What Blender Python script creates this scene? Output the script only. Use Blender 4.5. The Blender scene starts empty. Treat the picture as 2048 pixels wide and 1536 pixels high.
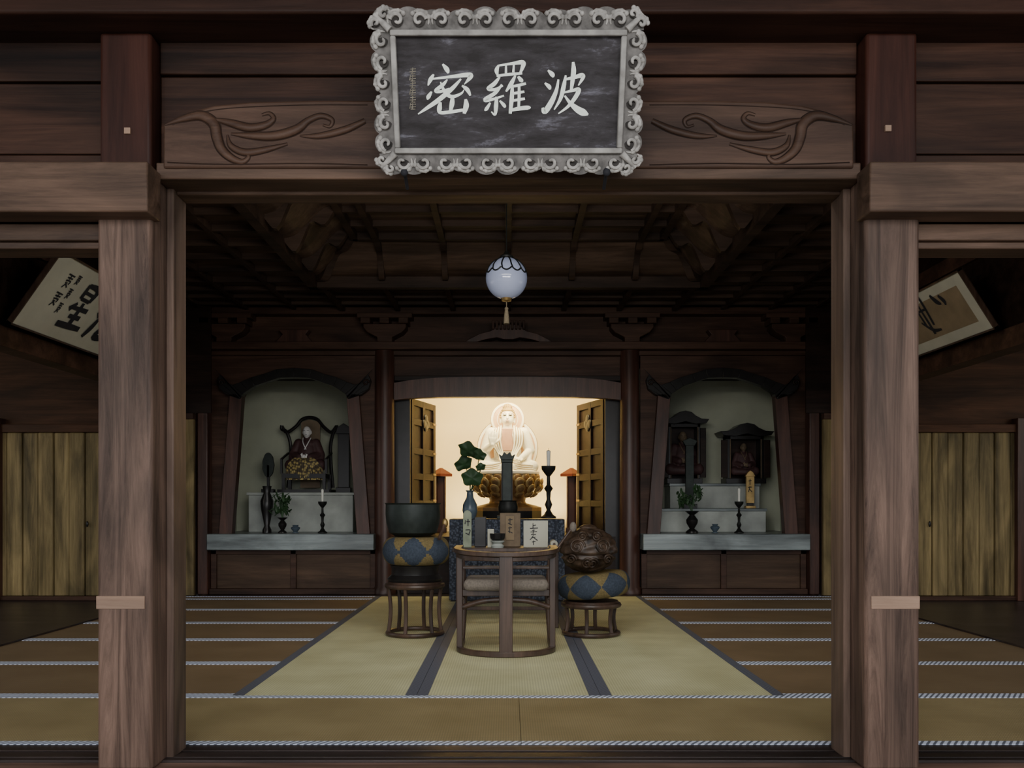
import bpy, math, random
from mathutils import Vector, Matrix
random.seed(7)
EYE=.945; FP=1770.; VX=1017.; VY=1009.
# photogrammetry helpers: metres from a measured bearing and a surveyed distance from the eye
def X(px,d): return (px-VX)/FP*d
def Z(py,d): return EYE+(VY-py)/FP*d
PI=math.pi
# ------------------------------------------------------------------ materials
def newmat(name):
    m=bpy.data.materials.new(name); m.use_nodes=True
    nt=m.node_tree; return m,nt,nt.nodes['Principled BSDF']
def ramp(nt,stops):
    r=nt.nodes.new('ShaderNodeValToRGB'); e=r.color_ramp.elements
    while len(e)<len(stops): e.new(.5)
    for i,(p,c) in enumerate(stops):
        e[i].position=p; e[i].color=(c[0],c[1],c[2],1)
    return r
def wood(name,c1,c2,axis='X',scale=16,rough=.5,bump=.25,patch=.5,knot=0.6,spec=.18):
    m,nt,b=newmat(name); L=nt.links.new
    tc=nt.nodes.new('ShaderNodeTexCoord'); mp=nt.nodes.new('ShaderNodeMapping')
    s=[scale]*3; s['XYZ'.index(axis)]=scale*.05
    mp.inputs['Scale'].default_value=s
    L(tc.outputs['Object'],mp.inputs['Vector'])
    n=nt.nodes.new('ShaderNodeTexNoise'); n.inputs['Scale'].default_value=1; n.inputs['Detail'].default_value=9
    n.inputs['Roughness'].default_value=.76; n.inputs['Distortion'].default_value=knot
    L(mp.outputs[0],n.inputs['Vector'])
    r=ramp(nt,[(.32,c1),(.70,c2)]); L(n.outputs['Fac'],r.inputs[0])
    mp2=nt.nodes.new('ShaderNodeMapping'); s2=[4.5]*3; s2['XYZ'.index(axis)]=1.1; mp2.inputs['Scale'].default_value=s2
    L(tc.outputs['Object'],mp2.inputs['Vector'])
    n2=nt.nodes.new('ShaderNodeTexNoise'); n2.inputs['Scale'].default_value=1; n2.inputs['Detail'].default_value=5; n2.inputs['Distortion'].default_value=.8
    L(mp2.outputs[0],n2.inputs['Vector'])
    r2=ramp(nt,[(.32,(1-patch,)*3),(.68,(1.22,1.18,1.15))]); L(n2.outputs['Fac'],r2.inputs[0])
    mx=nt.nodes.new('ShaderNodeMix'); mx.data_type='RGBA'; mx.blend_type='MULTIPLY'; mx.inputs[0].default_value=1
    L(r.outputs[0],mx.inputs[6]); L(r2.outputs[0],mx.inputs[7]); L(mx.outputs[2],b.inputs['Base Color'])
    b.inputs['Roughness'].default_value=rough; b.inputs['Specular IOR Level'].default_value=spec
    bp=nt.nodes.new('ShaderNodeBump'); bp.inputs['Strength'].default_value=bump; bp.inputs['Distance'].default_value=.004
    L(n.outputs['Fac'],bp.inputs['Height']); L(bp.outputs[0],b.inputs['Normal'])
    return m
def plain(name,c,rough=.5,metal=0,var=.25,scale=12,bump=0,emit=0,spec=.3):
    m,nt,b=newmat(name); L=nt.links.new
    tc=nt.nodes.new('ShaderNodeTexCoord'); n=nt.nodes.new('ShaderNodeTexNoise')
    n.inputs['Scale'].default_value=scale; n.inputs['Detail'].default_value=4
    L(tc.outputs['Object'],n.inputs['Vector'])
    r=ramp(nt,[(.3,[x*(1-var) for x in c]),(.7,[min(1,x*(1+var*.6)) for x in c])])
    L(n.outputs['Fac'],r.inputs[0]); L(r.outputs[0],b.inputs['Base Color'])
    b.inputs['Roughness'].default_value=rough; b.inputs['Metallic'].default_value=metal; b.inputs['Specular IOR Level'].default_value=spec
    if emit:
        b.inputs['Emission Color'].default_value=(c[0],c[1],c[2],1); b.inputs['Emission Strength'].default_value=emit
    if bump:
        bp=nt.nodes.new('ShaderNodeBump'); bp.inputs['Strength'].default_value=bump; bp.inputs['Distance'].default_value=.006
        L(n.outputs['Fac'],bp.inputs['Height']); L(bp.outputs[0],b.inputs['Normal'])
    return m
def tatami(name,c,ribs='X',rough=.6):
    m,nt,b=newmat(name); L=nt.links.new
    tc=nt.nodes.new('ShaderNodeTexCoord')
    w=nt.nodes.new('ShaderNodeTexWave'); w.bands_direction=ribs; w.inputs['Scale'].default_value=22; w.inputs['Distortion'].default_value=.4
    L(tc.outputs['Object'],w.inputs['Vector'])
    w2=nt.nodes.new('ShaderNodeTexWave'); w2.bands_direction='Y' if ribs=='X' else 'X'; w2.inputs['Scale'].default_value=30; w2.inputs['Distortion'].default_value=1.
    L(tc.outputs['Object'],w2.inputs['Vector'])
    n=nt.nodes.new('ShaderNodeTexNoise'); n.inputs['Scale'].default_value=3; n.inputs['Detail'].default_value=5
    L(tc.outputs['Object'],n.inputs['Vector'])
    a=nt.nodes.new('ShaderNodeMath'); a.operation='MULTIPLY'; L(w.outputs['Fac'],a.inputs[0]); L(w2.outputs['Fac'],a.inputs[1])
    r=ramp(nt,[(0,[x*.76 for x in c]),(1,[x*1.18 for x in c])]); L(a.outputs[0],r.inputs[0])
    r2=ramp(nt,[(.3,(.82,.80,.75)),(.7,(1.06,1.06,1.06))]); L(n.outputs['Fac'],r2.inputs[0])
    mx=nt.nodes.new('ShaderNodeMix'); mx.data_type='RGBA'; mx.blend_type='MULTIPLY'; mx.inputs[0].default_value=1
    L(r.outputs[0],mx.inputs[6]); L(r2.outputs[0],mx.inputs[7]); L(mx.outputs[2],b.inputs['Base Color'])
    b.inputs['Roughness'].default_value=rough
    bp=nt.nodes.new('ShaderNodeBump'); bp.inputs['Strength'].default_value=.3; bp.inputs['Distance'].default_value=.002
    L(a.outputs[0],bp.inputs['Height']); L(bp.outputs[0],b.inputs['Normal'])
    return m
def pattern(name,c1,c2,scale,rough=.5,rot=.785,kind='wave'):
    m,nt,b=newmat(name); L=nt.links.new
    tc=nt.nodes.new('ShaderNodeTexCoord'); mp=nt.nodes.new('ShaderNodeMapping'); mp.inputs['Rotation'].default_value=(0,0,rot)
    L(tc.outputs['Object'],mp.inputs['Vector'])
    if kind=='wave':
        w=nt.nodes.new('ShaderNodeTexWave'); w.inputs['Scale'].default_value=scale; w.inputs['Distortion'].default_value=.5; o='Fac'
    else:
        w=nt.nodes.new('ShaderNodeTexVoronoi'); w.inputs['Scale'].default_value=scale; o='Distance'
    L(mp.outputs[0],w.inputs['Vector'])
    r=ramp(nt,[(.25,c1),(.6,c2)]); L(w.outputs[o],r.inputs[0]); L(r.outputs[0],b.inputs['Base Color'])
    b.inputs['Roughness'].default_value=rough
    return m

M={}
M['redX']=wood('wood_dark_red_x',(.016,.007,.0045),(.058,.027,.018),'X',rough=.5)
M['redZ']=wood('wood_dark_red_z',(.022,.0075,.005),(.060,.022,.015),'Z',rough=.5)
M['planks']=wood('wood_wall_plank',(.014,.006,.004),(.082,.040,.025),'X',scale=11,rough=.5,patch=.65)
M['koryo']=wood('wood_rainbow_beam',(.036,.020,.014),(.125,.074,.051),'X',scale=13,rough=.5,patch=.5)
M['groove']=wood('wood_carving_groove',(.014,.007,.005),(.040,.023,.016),'X',rough=.6)
M['nage']=wood('wood_nageshi',(.042,.026,.018),(.155,.098,.068),'X',scale=15,rough=.5,patch=.55)
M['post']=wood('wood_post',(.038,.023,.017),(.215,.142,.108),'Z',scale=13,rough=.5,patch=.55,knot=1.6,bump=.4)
M['jamb']=wood('wood_jamb',(.065,.043,.033),(.18,.125,.095),'Z',rough=.5)
M['patch']=wood('wood_patch',(.22,.14,.10),(.36,.25,.18),'X',rough=.6,patch=.2)
M['sill']=wood('wood_sill',(.02,.014,.013),(.06,.045,.042),'X',rough=.35,spec=.4)
M['sill2']=wood('wood_sill_light',(.12,.070,.052),(.30,.19,.145),'X',rough=.5)
M['ceil']=wood('wood_ceiling_board',(.042,.026,.018),(.115,.076,.055),'X',scale=14,rough=.55)
M['batX']=wood('wood_batten',(.024,.015,.011),(.066,.042,.030),'X',rough=.5)
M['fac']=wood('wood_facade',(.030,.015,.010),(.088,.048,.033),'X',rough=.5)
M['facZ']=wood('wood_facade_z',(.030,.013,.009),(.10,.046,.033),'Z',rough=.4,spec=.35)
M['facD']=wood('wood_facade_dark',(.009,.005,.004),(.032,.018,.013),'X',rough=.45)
M['dado']=wood('wood_dado',(.045,.027,.017),(.10,.062,.039),'X',rough=.5)
M['door']=wood('wood_cedar_door',(.065,.048,.022),(.38,.295,.14),'Z',scale=8,rough=.5,patch=.6)
M['wing']=wood('wood_wing_wall',(.036,.016,.008),(.105,.048,.025),'X',rough=.55)
M['ledge']=wood('wood_ledge_painted_sheen',(.12,.15,.155),(.30,.36,.37),'X',rough=.3,patch=.75,spec=.5)  # blue-grey sky reflection is painted into the ledge colour
M['plaster']=plain('plaster_grey_green',(.38,.40,.31),.9,var=.15,scale=3)
M['cream']=plain('plaster_cream',(.88,.74,.44),.8,var=.05,scale=2)
M['black']=plain('lacquer_black',(.012,.011,.011),.3)
M['blackm']=plain('iron_black',(.015,.016,.015),.5,metal=.3)
M['bronze']=plain('bronze_dark_green',(.024,.031,.028),.45,metal=.4,scale=20)
M['brass']=plain('brass',(.34,.23,.09),.45,metal=.8)
M['gold']=plain('gold_leaf',(.46,.32,.13),.45,metal=.45,var=.3)
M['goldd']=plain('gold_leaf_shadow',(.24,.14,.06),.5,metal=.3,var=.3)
M['goldp']=plain('gold_pale',(.95,.88,.70),.6,metal=.0,var=.06)
M['flesh']=plain('halo_peach',(.72,.47,.28),.6,var=.1)
M['chest']=plain('buddha_chest',(.58,.33,.22),.6,var=.1)
M['signf']=plain('carved_frame_grey',(.42,.40,.37),.85,var=.5,scale=30,bump=.6)
M['signm']=plain('carved_frame_mid_shade',(.17,.16,.15),.85,var=.5,scale=30,bump=.6)  # border ground behind the curls, its shade put into a darker grey
M['signd']=plain('carved_frame_recess_shade',(.045,.04,.037),.85,var=.5,scale=25,bump=.6)  # occlusion shade of the carved recesses painted as near-black grey
M['signl']=plain('frame_light_band',(.36,.345,.32),.85,var=.4,scale=18,bump=.3)
M['ink']=plain('sumi_ink',(.02,.02,.025),.7)
M['glyph']=plain('glyph_white',(.92,1.,.88),.6,var=.08,scale=60)
M['glyphg']=plain('signature_gilt',(.20,.18,.14),.7,var=.5,scale=80)
M['paper']=plain('paper_mount',(.42,.41,.33),.7,var=.12,scale=4)
M['paperb']=plain('paper_brown',(.22,.165,.10),.8,var=.2,scale=6)
M['chair']=wood('wood_chair',(.030,.018,.013),(.10,.062,.044),'Z',rough=.35,spec=.4)
M['cushg']=plain('chair_cushion_grey',(.17,.145,.12),.9,scale=90)
M['yel']=plain('cushion_mustard',(.155,.120,.055),.9,scale=80,bump=.3,spec=.1)
M['blue']=plain('cushion_blue',(.044,.056,.076),.9,scale=80,bump=.3,spec=.1)
M['moku']=plain('mokugyo_wood',(.050,.032,.021),.38,var=.8,scale=18,bump=.6)
M['brocade']=pattern('brocade_navy',(.07,.085,.12),(.010,.015,.028),45,.7,kind='v')
M['goldbroc']=pattern('brocade_gold',(.46,.36,.13),(.06,.045,.03),34,.6,kind='v')
M['green']=plain('leaf_green',(.030,.070,.027),.5,var=.3)
M['vaseb']=plain('vase_blue_grey',(.08,.11,.14),.25)
M['red']=plain('lacquer_red',(.10,.016,.009),.45,var=.15)
M['redd']=plain('lacquer_red_dark',(.035,.012,.009),.5,var=.15)
M['white']=plain('white_wax',(.75,.75,.68),.5,var=.05)
M['grey']=plain('altar_step_pale',(.36,.385,.355),.55,var=.25,scale=5)
M['glass']=plain('milk_glass_added_glow',(.40,.45,.64),.10,var=.03,emit=.10,spec=.6)  # globe is unlit; faint emission added so it shows in the dark hall
M['tasl']=plain('tassel_cord',(.22,.18,.12),.9,scale=100)
M['plq']=plain('plaque_pale_green',(.22,.25,.18),.6)
M['book']=plain('sutra_brown',(.15,.11,.07),.7)
M['skinw']=plain('statue_face_pale',(.68,.67,.66),.5,var=.1)
M['robe']=plain('statue_robe_dark',(.06,.03,.03),.6)
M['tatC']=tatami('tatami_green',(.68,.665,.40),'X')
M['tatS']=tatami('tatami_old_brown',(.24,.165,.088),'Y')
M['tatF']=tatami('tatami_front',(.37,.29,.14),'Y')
M['heriW']=pattern('heri_painted_sheen',(.14,.16,.21),(.76,.83,1.),14,.4,rot=.6)  # same border cloth as the navy, with its grazing sheen painted pale
M['heriD']=pattern('heri_navy',(.045,.05,.07),(.15,.16,.20),22,.6)
M['ground']=plain('gravel_ground',(.35,.34,.31),.9,scale=30)
m,nt,b=newmat('sign_panel_weathered'); L=nt.links.new
tc=nt.nodes.new('ShaderNodeTexCoord'); mp=nt.nodes.new('ShaderNodeMapping'); mp.inputs['Scale'].default_value=(6,22,22)
L(tc.outputs['Object'],mp.inputs[0]); n=nt.nodes.new('ShaderNodeTexNoise'); n.inputs['Scale'].default_value=1.; n.inputs['Detail'].default_value=10; n.inputs['Roughness'].default_value=.72; n.inputs['Distortion'].default_value=.3
L(mp.outputs[0],n.inputs['Vector']); r=ramp(nt,[(.38,(.028,.025,.025)),(.57,(.055,.050,.054)),(.70,(.18,.175,.205))]); L(n.outputs['Fac'],r.inputs[0]); L(r.outputs[0],b.inputs['Base Color']); b.inputs['Roughness'].default_value=.7; b.inputs['Specular IOR Level'].default_value=.2
M['panel']=m

# ------------------------------------------------------------------ mesh builder
class MB:
    def __init__(s): s.v=[]; s.f=[]; s.m=[]; s.mats=[]
    def mi(s,k):
        if k not in s.mats: s.mats.append(k)
        return s.mats.index(k)
    def add(s,vs,fs,k,T=None):
        o=len(s.v); i=s.mi(k)
        for p in vs:
            p=Vector(p); s.v.append(T@p if T else p)
        for f in fs: s.f.append([o+a for a in f]); s.m.append(i)
        return s
    def box(s,x0,x1,y0,y1,z0,z1,k,T=None):
        v=[(x,y,z) for x in (x0,x1) for y in (y0,y1) for z in (z0,z1)]
        f=[(0,1,3,2),(4,6,7,5),(0,4,5,1),(2,3,7,6),(0,2,6,4),(1,5,7,3)]
        return s.add(v,f,k,T)
    def prism(s,poly,y0,y1,k,T=None):
        n=len(poly); v=[(x,y0,z) for x,z in poly]+[(x,y1,z) for x,z in poly]
        f=[tuple(range(n)),tuple(range(2*n-1,n-1,-1))]+[(i,i+n,(i+1)%n+n,(i+1)%n) for i in range(n)]
        return s.add(v,f,k,T)
    def strip(s,A,B,y0,y1,k,T=None):
        n=len(A)
        for i in range(n-1):
            q=[A[i],A[i+1],B[i+1],B[i]]
            s.prism(q,y0,y1,k,T)
        return s
    def lathe(s,prof,cx,cy,k,seg=32,T=None,sx=1,sy=1):
        v=[];f=[]
        for r_,z in prof:
            for j in range(seg):
                a=2*PI*j/seg; v.append((cx+r_*math.cos(a)*sx,cy+r_*math.sin(a)*sy,z))
        for i in range(len(prof)-1):
            for j in range(seg):
                f.append((i*seg+j,i*seg+(j+1)%seg,(i+1)*seg+(j+1)%seg,(i+1)*seg+j))
        f.append(tuple(range(seg-1,-1,-1))); f.append(tuple(range((len(prof)-1)*seg,len(prof)*seg)))
        return s.add(v,f,k,T)
    def ell(s,c,r,k,T=None,R=None,u=20,w=12):
        v=[];f=[];c=Vector(c)
        for i in range(w+1):
            th=PI*i/w
            for j in range(u):
                a=2*PI*j/u
                p=Vector((r[0]*math.sin(th)*math.cos(a),r[1]*math.sin(th)*math.sin(a),r[2]*math.cos(th)))
                if R: p=R@p
                v.append(c+p)
        for i in range(w):
            for j in range(u): f.append((i*u+j,i*u+(j+1)%u,(i+1)*u+(j+1)%u,(i+1)*u+j))
        return s.add(v,f,k,T)
    def tube(s,pts,rad,k,seg=10,T=None,flat=1,cyc=False):
        pts=[Vector(p) for p in pts]; n=len(pts)
        if not hasattr(rad,'__len__'): rad=[rad]*n
        v=[];f=[]; prev=None
        for i,p in enumerate(pts):
            if cyc: t=(pts[(i+1)%n]-pts[i-1])
            else: t=(pts[min(i+1,n-1)]-pts[max(i-1,0)])
            t.normalize()
            if prev is None:
                ref=Vector((0,1,0)) if abs(t.y)<.9 else Vector((1,0,0))
                nn=(ref-t*ref.dot(t)).normalized()
            else: nn=(prev-t*prev.dot(t)).normalized()
            prev=nn; bb=t.cross(nn)
            for j in range(seg):
                a=2*PI*j/seg; v.append(p+nn*math.cos(a)*rad[i]*flat+bb*math.sin(a)*rad[i])
        for i in range(n if cyc else n-1):
            i2=(i+1)%n
            for j in range(seg): f.append((i*seg+j,i*seg+(j+1)%seg,i2*seg+(j+1)%seg,i2*seg+j))
        if not cyc: f.append(tuple(range(seg-1,-1,-1))); f.append(tuple(range((n-1)*seg,n*seg)))
        return s.add(v,f,k,T)
    def cap(s,p0,p1,r0,r1,k,T=None):
        s.tube([p0,p1],[r0,r1],k,14,T); s.ell(p0,(r0,)*3,k,T,u=14,w=8); s.ell(p1,(r1,)*3,k,T,u=14,w=8); return s
    def obj(s,name,parent=None,bevel=0,ang=40,remesh=0,smooth=True):
        me=bpy.data.meshes.new(name); me.from_pydata([tuple(p) for p in s.v],[],s.f)
        for k in s.mats: me.materials.append(M[k])
        me.polygons.foreach_set('material_index',s.m); me.update()
        o=bpy.data.objects.new(name,me); bpy.context.collection.objects.link(o)
        if remesh:
            md=o.modifiers.new('r','REMESH'); md.mode='VOXEL'; md.voxel_size=remesh
            sm=o.modifiers.new('s','SMOOTH'); sm.factor=.6; sm.iterations=3
            dg=bpy.context.evaluated_depsgraph_get(); me2=bpy.data.meshes.new_from_object(o.evaluated_get(dg)); o.modifiers.clear(); o.data=me2; me=me2
            me.materials.clear(); me.materials.append(M[s.mats[0]])
            me.polygons.foreach_set('material_index',[0]*len(me.polygons))
        if smooth:
            me.polygons.foreach_set('use_smooth',[True]*len(me.polygons))
            if not remesh: me.set_sharp_from_angle(angle=math.radians(ang))
        if bevel:
            bv=o.modifiers.new('bevel','BEVEL'); bv.width=bevel; bv.segments=2; bv.limit_method='ANGLE'; bv.angle_limit=math.radians(50)
        if parent: o.parent=parent
        return o
def group(name,loc=(0,0,0)):
    e=bpy.data.objects.new(name,None); e.empty_display_size=.1; bpy.context.collection.objects.link(e); return e
def catmull(pts,n=6):
    P=[tuple(map(float,p)) for p in pts]
    if len(P)<3:
        a,b_=P; return [tuple(a[k]+(b_[k]-a[k])*t/n for k in range(len(a))) for t in range(n+1)]
    out=[]; Q=[P[0]]+P+[P[-1]]
    for i in range(1,len(Q)-2):
        for t in range(n):
            t/=n; p0,p1,p2,p3=Q[i-1:i+3]
            out.append(tuple(.5*((2*p1[k])+(-p0[k]+p2[k])*t+(2*p0[k]-5*p1[k]+4*p2[k]-p3[k])*t*t+(-p0[k]+3*p1[k]-3*p2[k]+p3[k])*t**3) for k in range(len(p1))))
    out.append(P[-1]); return out
def brush(name,strokes,fn,k,parent,lift=.002,wmin=.4,wk=1.):
    mb=MB()
    for si,st in enumerate(strokes):
        pts=catmull(st,6); n=len(pts); Lf=[];Rt=[]
        for i,(x,y,w) in enumerate(pts):
            a=pts[max(i-1,0)]; c=pts[min(i+1,n-1)]
            dx,dy=c[0]-a[0],c[1]-a[1]; l=math.hypot(dx,dy) or 1
            nx,ny=-dy/l,dx/l; w=max(w*wk,wmin)/2
            ll=lift+si*.00004
            Lf.append(fn(x+nx*w,y+ny*w,ll)); Rt.append(fn(x-nx*w,y-ny*w,ll))
        v=Lf+Rt; f=[(i,i+1,n+i+1,n+i) for i in range(n-1)]
        mb.add(v,f,k)
    return mb.obj(name,parent,smooth=False)

# ================================================================== FRONT FRAME
F=3.17
for sgn in (-1,1):
    g=group('temple_pillar')
    x0,x1=sorted((sgn*1.277,sgn*1.474))
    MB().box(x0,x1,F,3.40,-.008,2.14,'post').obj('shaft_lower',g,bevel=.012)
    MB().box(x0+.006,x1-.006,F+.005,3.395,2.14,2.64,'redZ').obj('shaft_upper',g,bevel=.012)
    mb=MB(); xi=sgn*1.277
    mb.box(min(xi,xi-sgn*.028),max(xi,xi-sgn*.028),3.30,3.43,0,2.125,'jamb'); mb.obj('jamb_strip',g,bevel=.004)
    zt,zb=Z(1192,F),Z(1218,F)
    a,b_=(X(193,F),X(290,F)) if sgn<0 else (X(1742,F),X(1839,F))
    MB().box(a,b_,F-.004,F+.02,zb,zt,'patch').obj('repair_patch',g,bevel=.002)
    px,py=(255,262) if sgn<0 else (1776,257)
    MB().box(X(px-6,F),X(px+6,F),F-.004,F+.02,Z(py+6,F),Z(py-6,F),'patch').obj('peg_plug',g)
    g2=group('temple_pillar')
    MB().box(sgn*3.5-.1,sgn*3.5+.1,F,3.40,-.008,2.14,'post').box(sgn*3.5-.1,sgn*3.5+.1,F,3.40,2.14,2.64,'redZ').obj('shaft',g2,bevel=.012)

mb=MB()
for z0,z1,dd in ((Z(150,3.25)+.003,2.72,3.25),(2.16,Z(150,3.25)-.003,3.258)):
    mb.box(-1.28,1.28,dd,3.36,z0,z1,'planks')
mb.obj('wall_front_upper_planks',None,bevel=.004)
for sgn in (-1,1):
    mb=MB(); xs=sorted((sgn*1.46,sgn*7))
    for z0,z1,dd in ((2.50,2.72,3.25),(2.235,2.494,3.257),(1.9,2.229,3.25)):
        mb.box(xs[0],xs[1],dd,3.36,z0,z1,'planks')
    mb.obj('wall_front_side_planks',None,bevel=.004)
    xe=X(295,3.08) if sgn<0 else X(1740,3.08)
    xs=sorted((xe,sgn*5.5))
    MB().box(xs[0],xs[1],3.08,3.2,1.965,2.14,'nage').obj('trim_nageshi',None,bevel=.006)
    xs=sorted((sgn*1.476,sgn*5.5))
    MB().box(xs[0],xs[1],3.215,3.36,1.905,1.965,'nage').box(xs[0],xs[1],3.235,3.36,1.88,1.905,'nage').obj('trim_side_lintel',None,bevel=.004)
    xs=sorted((sgn*5.3,sgn*7)); MB().box(xs[0],xs[1],3.2,3.36,-.1,3.05,'planks').obj('wall_front_outer')
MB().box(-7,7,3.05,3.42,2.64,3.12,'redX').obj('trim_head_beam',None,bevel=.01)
MB().box(-1.275,1.275,3.20,3.42,2.122,2.182,'nage').box(-1.25,1.25,3.33,3.43,2.110,2.13,'nage').obj('trim_lintel',None,bevel=.005)
# rainbow beam
D=3.19
g=group('carved_rainbow_beam')
half=[(-1.246,Z(336,D)),(-1.246,Z(248,D)),(X(345,D),Z(238,D)),(X(380,D),Z(222,D)),(X(430,D),Z(210,D)),(X(500,D),Z(203,D)),(X(620,D),Z(200,D)),(0,Z(199,D))]
poly=half+[(-x,z) for x,z in reversed(half[:-1])]
MB().prism(poly,D,3.34,'koryo').obj('beam',g,bevel=.008)
def scroll(side):
    mb=MB()
    cs=[[(330,250,2),(366,238,12),(403,232,18),(428,248,20),(434,274,19),(443,298,17),(462,316,14),(484,324,10),(497,314,7),(489,302,4)],
        [(425,238,3),(460,246,13),(500,256,16),(532,250,13),(547,238,9),(539,227,6),(524,230,4)],
        [(462,268,3),(505,272,13),(550,272,17),(592,260,17),(616,242,12),(642,232,10),(664,240,8),(660,253,5),(646,250,3)],
        [(600,272,2),(640,272,11),(690,260,13),(730,242,9)],
        [(455,270,2),(462,292,10),(490,305,13),(530,300,11),(575,288,4)]]
    sx=lambda x:(-X(x,D) if side>0 else X(x,D))
    for c in cs:
        pts=catmull(c,8)
        mb.tube([(sx(x),D,Z(y,D)) for x,y,w in pts],[w*.0009 for x,y,w in pts],'koryo',12,flat=.75)
        for o_ in (1,-1):
            Q=[]
            for i,(x,y,w) in enumerate(pts):
                a=pts[max(i-1,0)];c2=pts[min(i+1,len(pts)-1)];dx,dy=c2[0]-a[0],c2[1]-a[1];l=math.hypot(dx,dy) or 1
                Q.append((sx(x-dy/l*w*.56*o_),D,Z(y+dx/l*w*.56*o_,D)))
            mb.tube(Q,.0018,'groove',6)
    mb.tube([(sx(x),D,Z(y,D)) for x,y,w in catmull([(335,325,1),(450,329,2),(600,327,3),(735,330,1)],6)],.0025,'groove',6)
    mb.tube([(sx(x),D,Z(y,D)) for x,y,w in catmull([(345,250,1),(380,232,2),(430,220,3),(500,214,2),(620,210,2),(735,210,1)],6)],.002,'groove',6)
    mb.obj('scroll_relief',g)
scroll(-1); scroll(1)

MB().box(-7,7,3.27,3.48,-.14,0,'sill').box(-7,7,3.30,3.33,0,.004,'sill').box(-7,7,3.385,3.41,0,.004,'sill').obj('trim_sill',None,bevel=.003)
MB().box(-7,7,3.0,3.27,-.2,-.008,'sill2').obj('trim_ground_beam',None,bevel=.006)
MB().box(-7,7,1.6,3.0,-.25,-.2,'sill2').obj('floor_veranda')
MB().box(-30,30,-30,1.6,-1.0,-.9,'ground').obj('ground')
MB().box(-9,9,-.6,13,3.36,3.46,'redX').obj('ceiling_eaves')

# ================================================================== FLOOR
MB().box(-7,7,3.48,9.4,-.2,-.055,'sill').obj('floor')
g=group('tatami_mats')
rows=[3.48,4.37,5.27,6.19,7.07,7.96,8.85,9.10]
def mat_box(x0,x1,y0,y1,k,long,hk,nm):
    mb=MB(); mb.box(x0+.001,x1-.001,y0+.001,y1-.001,-.055,0,k)
    h=.048
    if long=='X':
        mb.box(x0+.001,x1-.001,y0+.001,y0+h,-.05,.0025,hk); mb.box(x0+.001,x1-.001,y1-h,y1-.001,-.05,.0025,hk)
    else:
        mb.box(x0+.001,x0+h+.008,y0+.001,y1-.001,-.05,.0025,hk); mb.box(x1-h-.008,x1-.001,y0+.001,y1-.001,-.05,.0025,hk)
    mb.obj(nm,g)
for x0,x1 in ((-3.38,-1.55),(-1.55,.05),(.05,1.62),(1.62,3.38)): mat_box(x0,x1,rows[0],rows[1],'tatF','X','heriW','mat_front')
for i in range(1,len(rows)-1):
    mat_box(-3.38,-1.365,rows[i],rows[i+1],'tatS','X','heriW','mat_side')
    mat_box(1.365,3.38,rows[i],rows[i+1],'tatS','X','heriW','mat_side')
for y0,y1 in ((4.37,6.19),(6.19,8.0),(8.0,9.10)):
    for x0,x1 in ((-1.365,-.455),(-.455,.455),(.455,1.365)): mat_box(x0,x1,y0,y1,'tatC','Y','heriD','mat_centre')
for s in (-1,1):
    xs=sorted((s*3.385,s*3.52)); MB().box(xs[0],xs[1],3.48,9.12,-.055,.012,'sill').obj('trim_partition_sill')
    xs=sorted((s*3.52,s*7)); MB().box(xs[0],xs[1],3.48,9.2,-.055,-.01,'sill').obj('floor_corridor')

# ================================================================== CEILING
ZC=3.05; YB=9.4; hx=1.80; yf=8.21; yn=4.7
mb=MB()
mb.box(-6.9,-hx,3.42,YB+.1,ZC,ZC+.03,'ceil').box(hx,6.9,3.42,YB+.1,ZC,ZC+.03,'ceil').box(-hx,hx,yf,YB+.1,ZC,ZC+.03,'ceil').box(-hx,hx,3.42,yn,ZC,ZC+.03,'ceil')
prof=[]
for i in range(17):
    t=i/16; prof.append((.46*t, .0+.27*(t-.145*math.sin(2*PI*t))))
def loop(ins,z): return [(-hx+ins,yn+ins,z),(hx-ins,yn+ins,z),(hx-ins,yf-ins,z),(-hx+ins,yf-ins,z)]
vs=[];fs=[]
for a,z in prof: vs+=loop(a,ZC+z)
for i in range(len(prof)-1):
    for j in range(4): fs.append((i*4+j,i*4+(j+1)%4,(i+1)*4+(j+1)%4,(i+1)*4+j))
mb.add(vs,fs,'ceil')
ZT=ZC+.27
mb.box(-hx+.44,hx-.44,yn+.44,yf-.44,ZT,ZT+.03,'ceil')
mb.obj('ceiling')
mb=MB()
bw=.02
y=yf+.30
while y<YB-.1: mb.box(-3.38,3.38,y-bw,y+bw,ZC-.05,ZC,'batX'); y+=.30
y=yf-.02
while y>3.6:
    mb.box(-3.38,-hx,y-bw,y+bw,ZC-.05,ZC,'batX'); mb.box(hx,3.38,y-bw,y+bw,ZC-.05,ZC,'batX'); y-=.38
for s in (-1,1):
    for xx in (2.25,2.75,3.2): mb.box(s*xx-bw,s*xx+bw,3.5,YB,ZC-.06,ZC,'batX')
for xx in (-1.74,-1.16,-.58,0,.58,1.16,1.74): mb.box(xx-bw-.005,xx+bw+.005,yf,YB,ZC-.075,ZC,'batX')
mb.box(-hx-.05,-hx+.03,yn,yf+.05,ZC-.10,ZC+.03,'batX').box(hx-.03,hx+.05,yn,yf+.05,ZC-.10,ZC+.03,'batX').box(-hx-.05,hx+.05,yf-.03,yf+.05,ZC-.10,ZC+.03,'batX').box(-hx,hx,yn-.05,yn+.03,ZC-.10,ZC+.03,'batX')
mb.box(-hx+.42,-hx+.48,yn+.44,yf-.44,ZT-.06,ZT+.01,'batX').box(hx-.48,hx-.42,yn+.44,yf-.44,ZT-.06,ZT+.01,'batX').box(-hx+.44,hx-.44,yf-.48,yf-.42,ZT-.06,ZT+.01,'batX')
y=yf-.80
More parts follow.
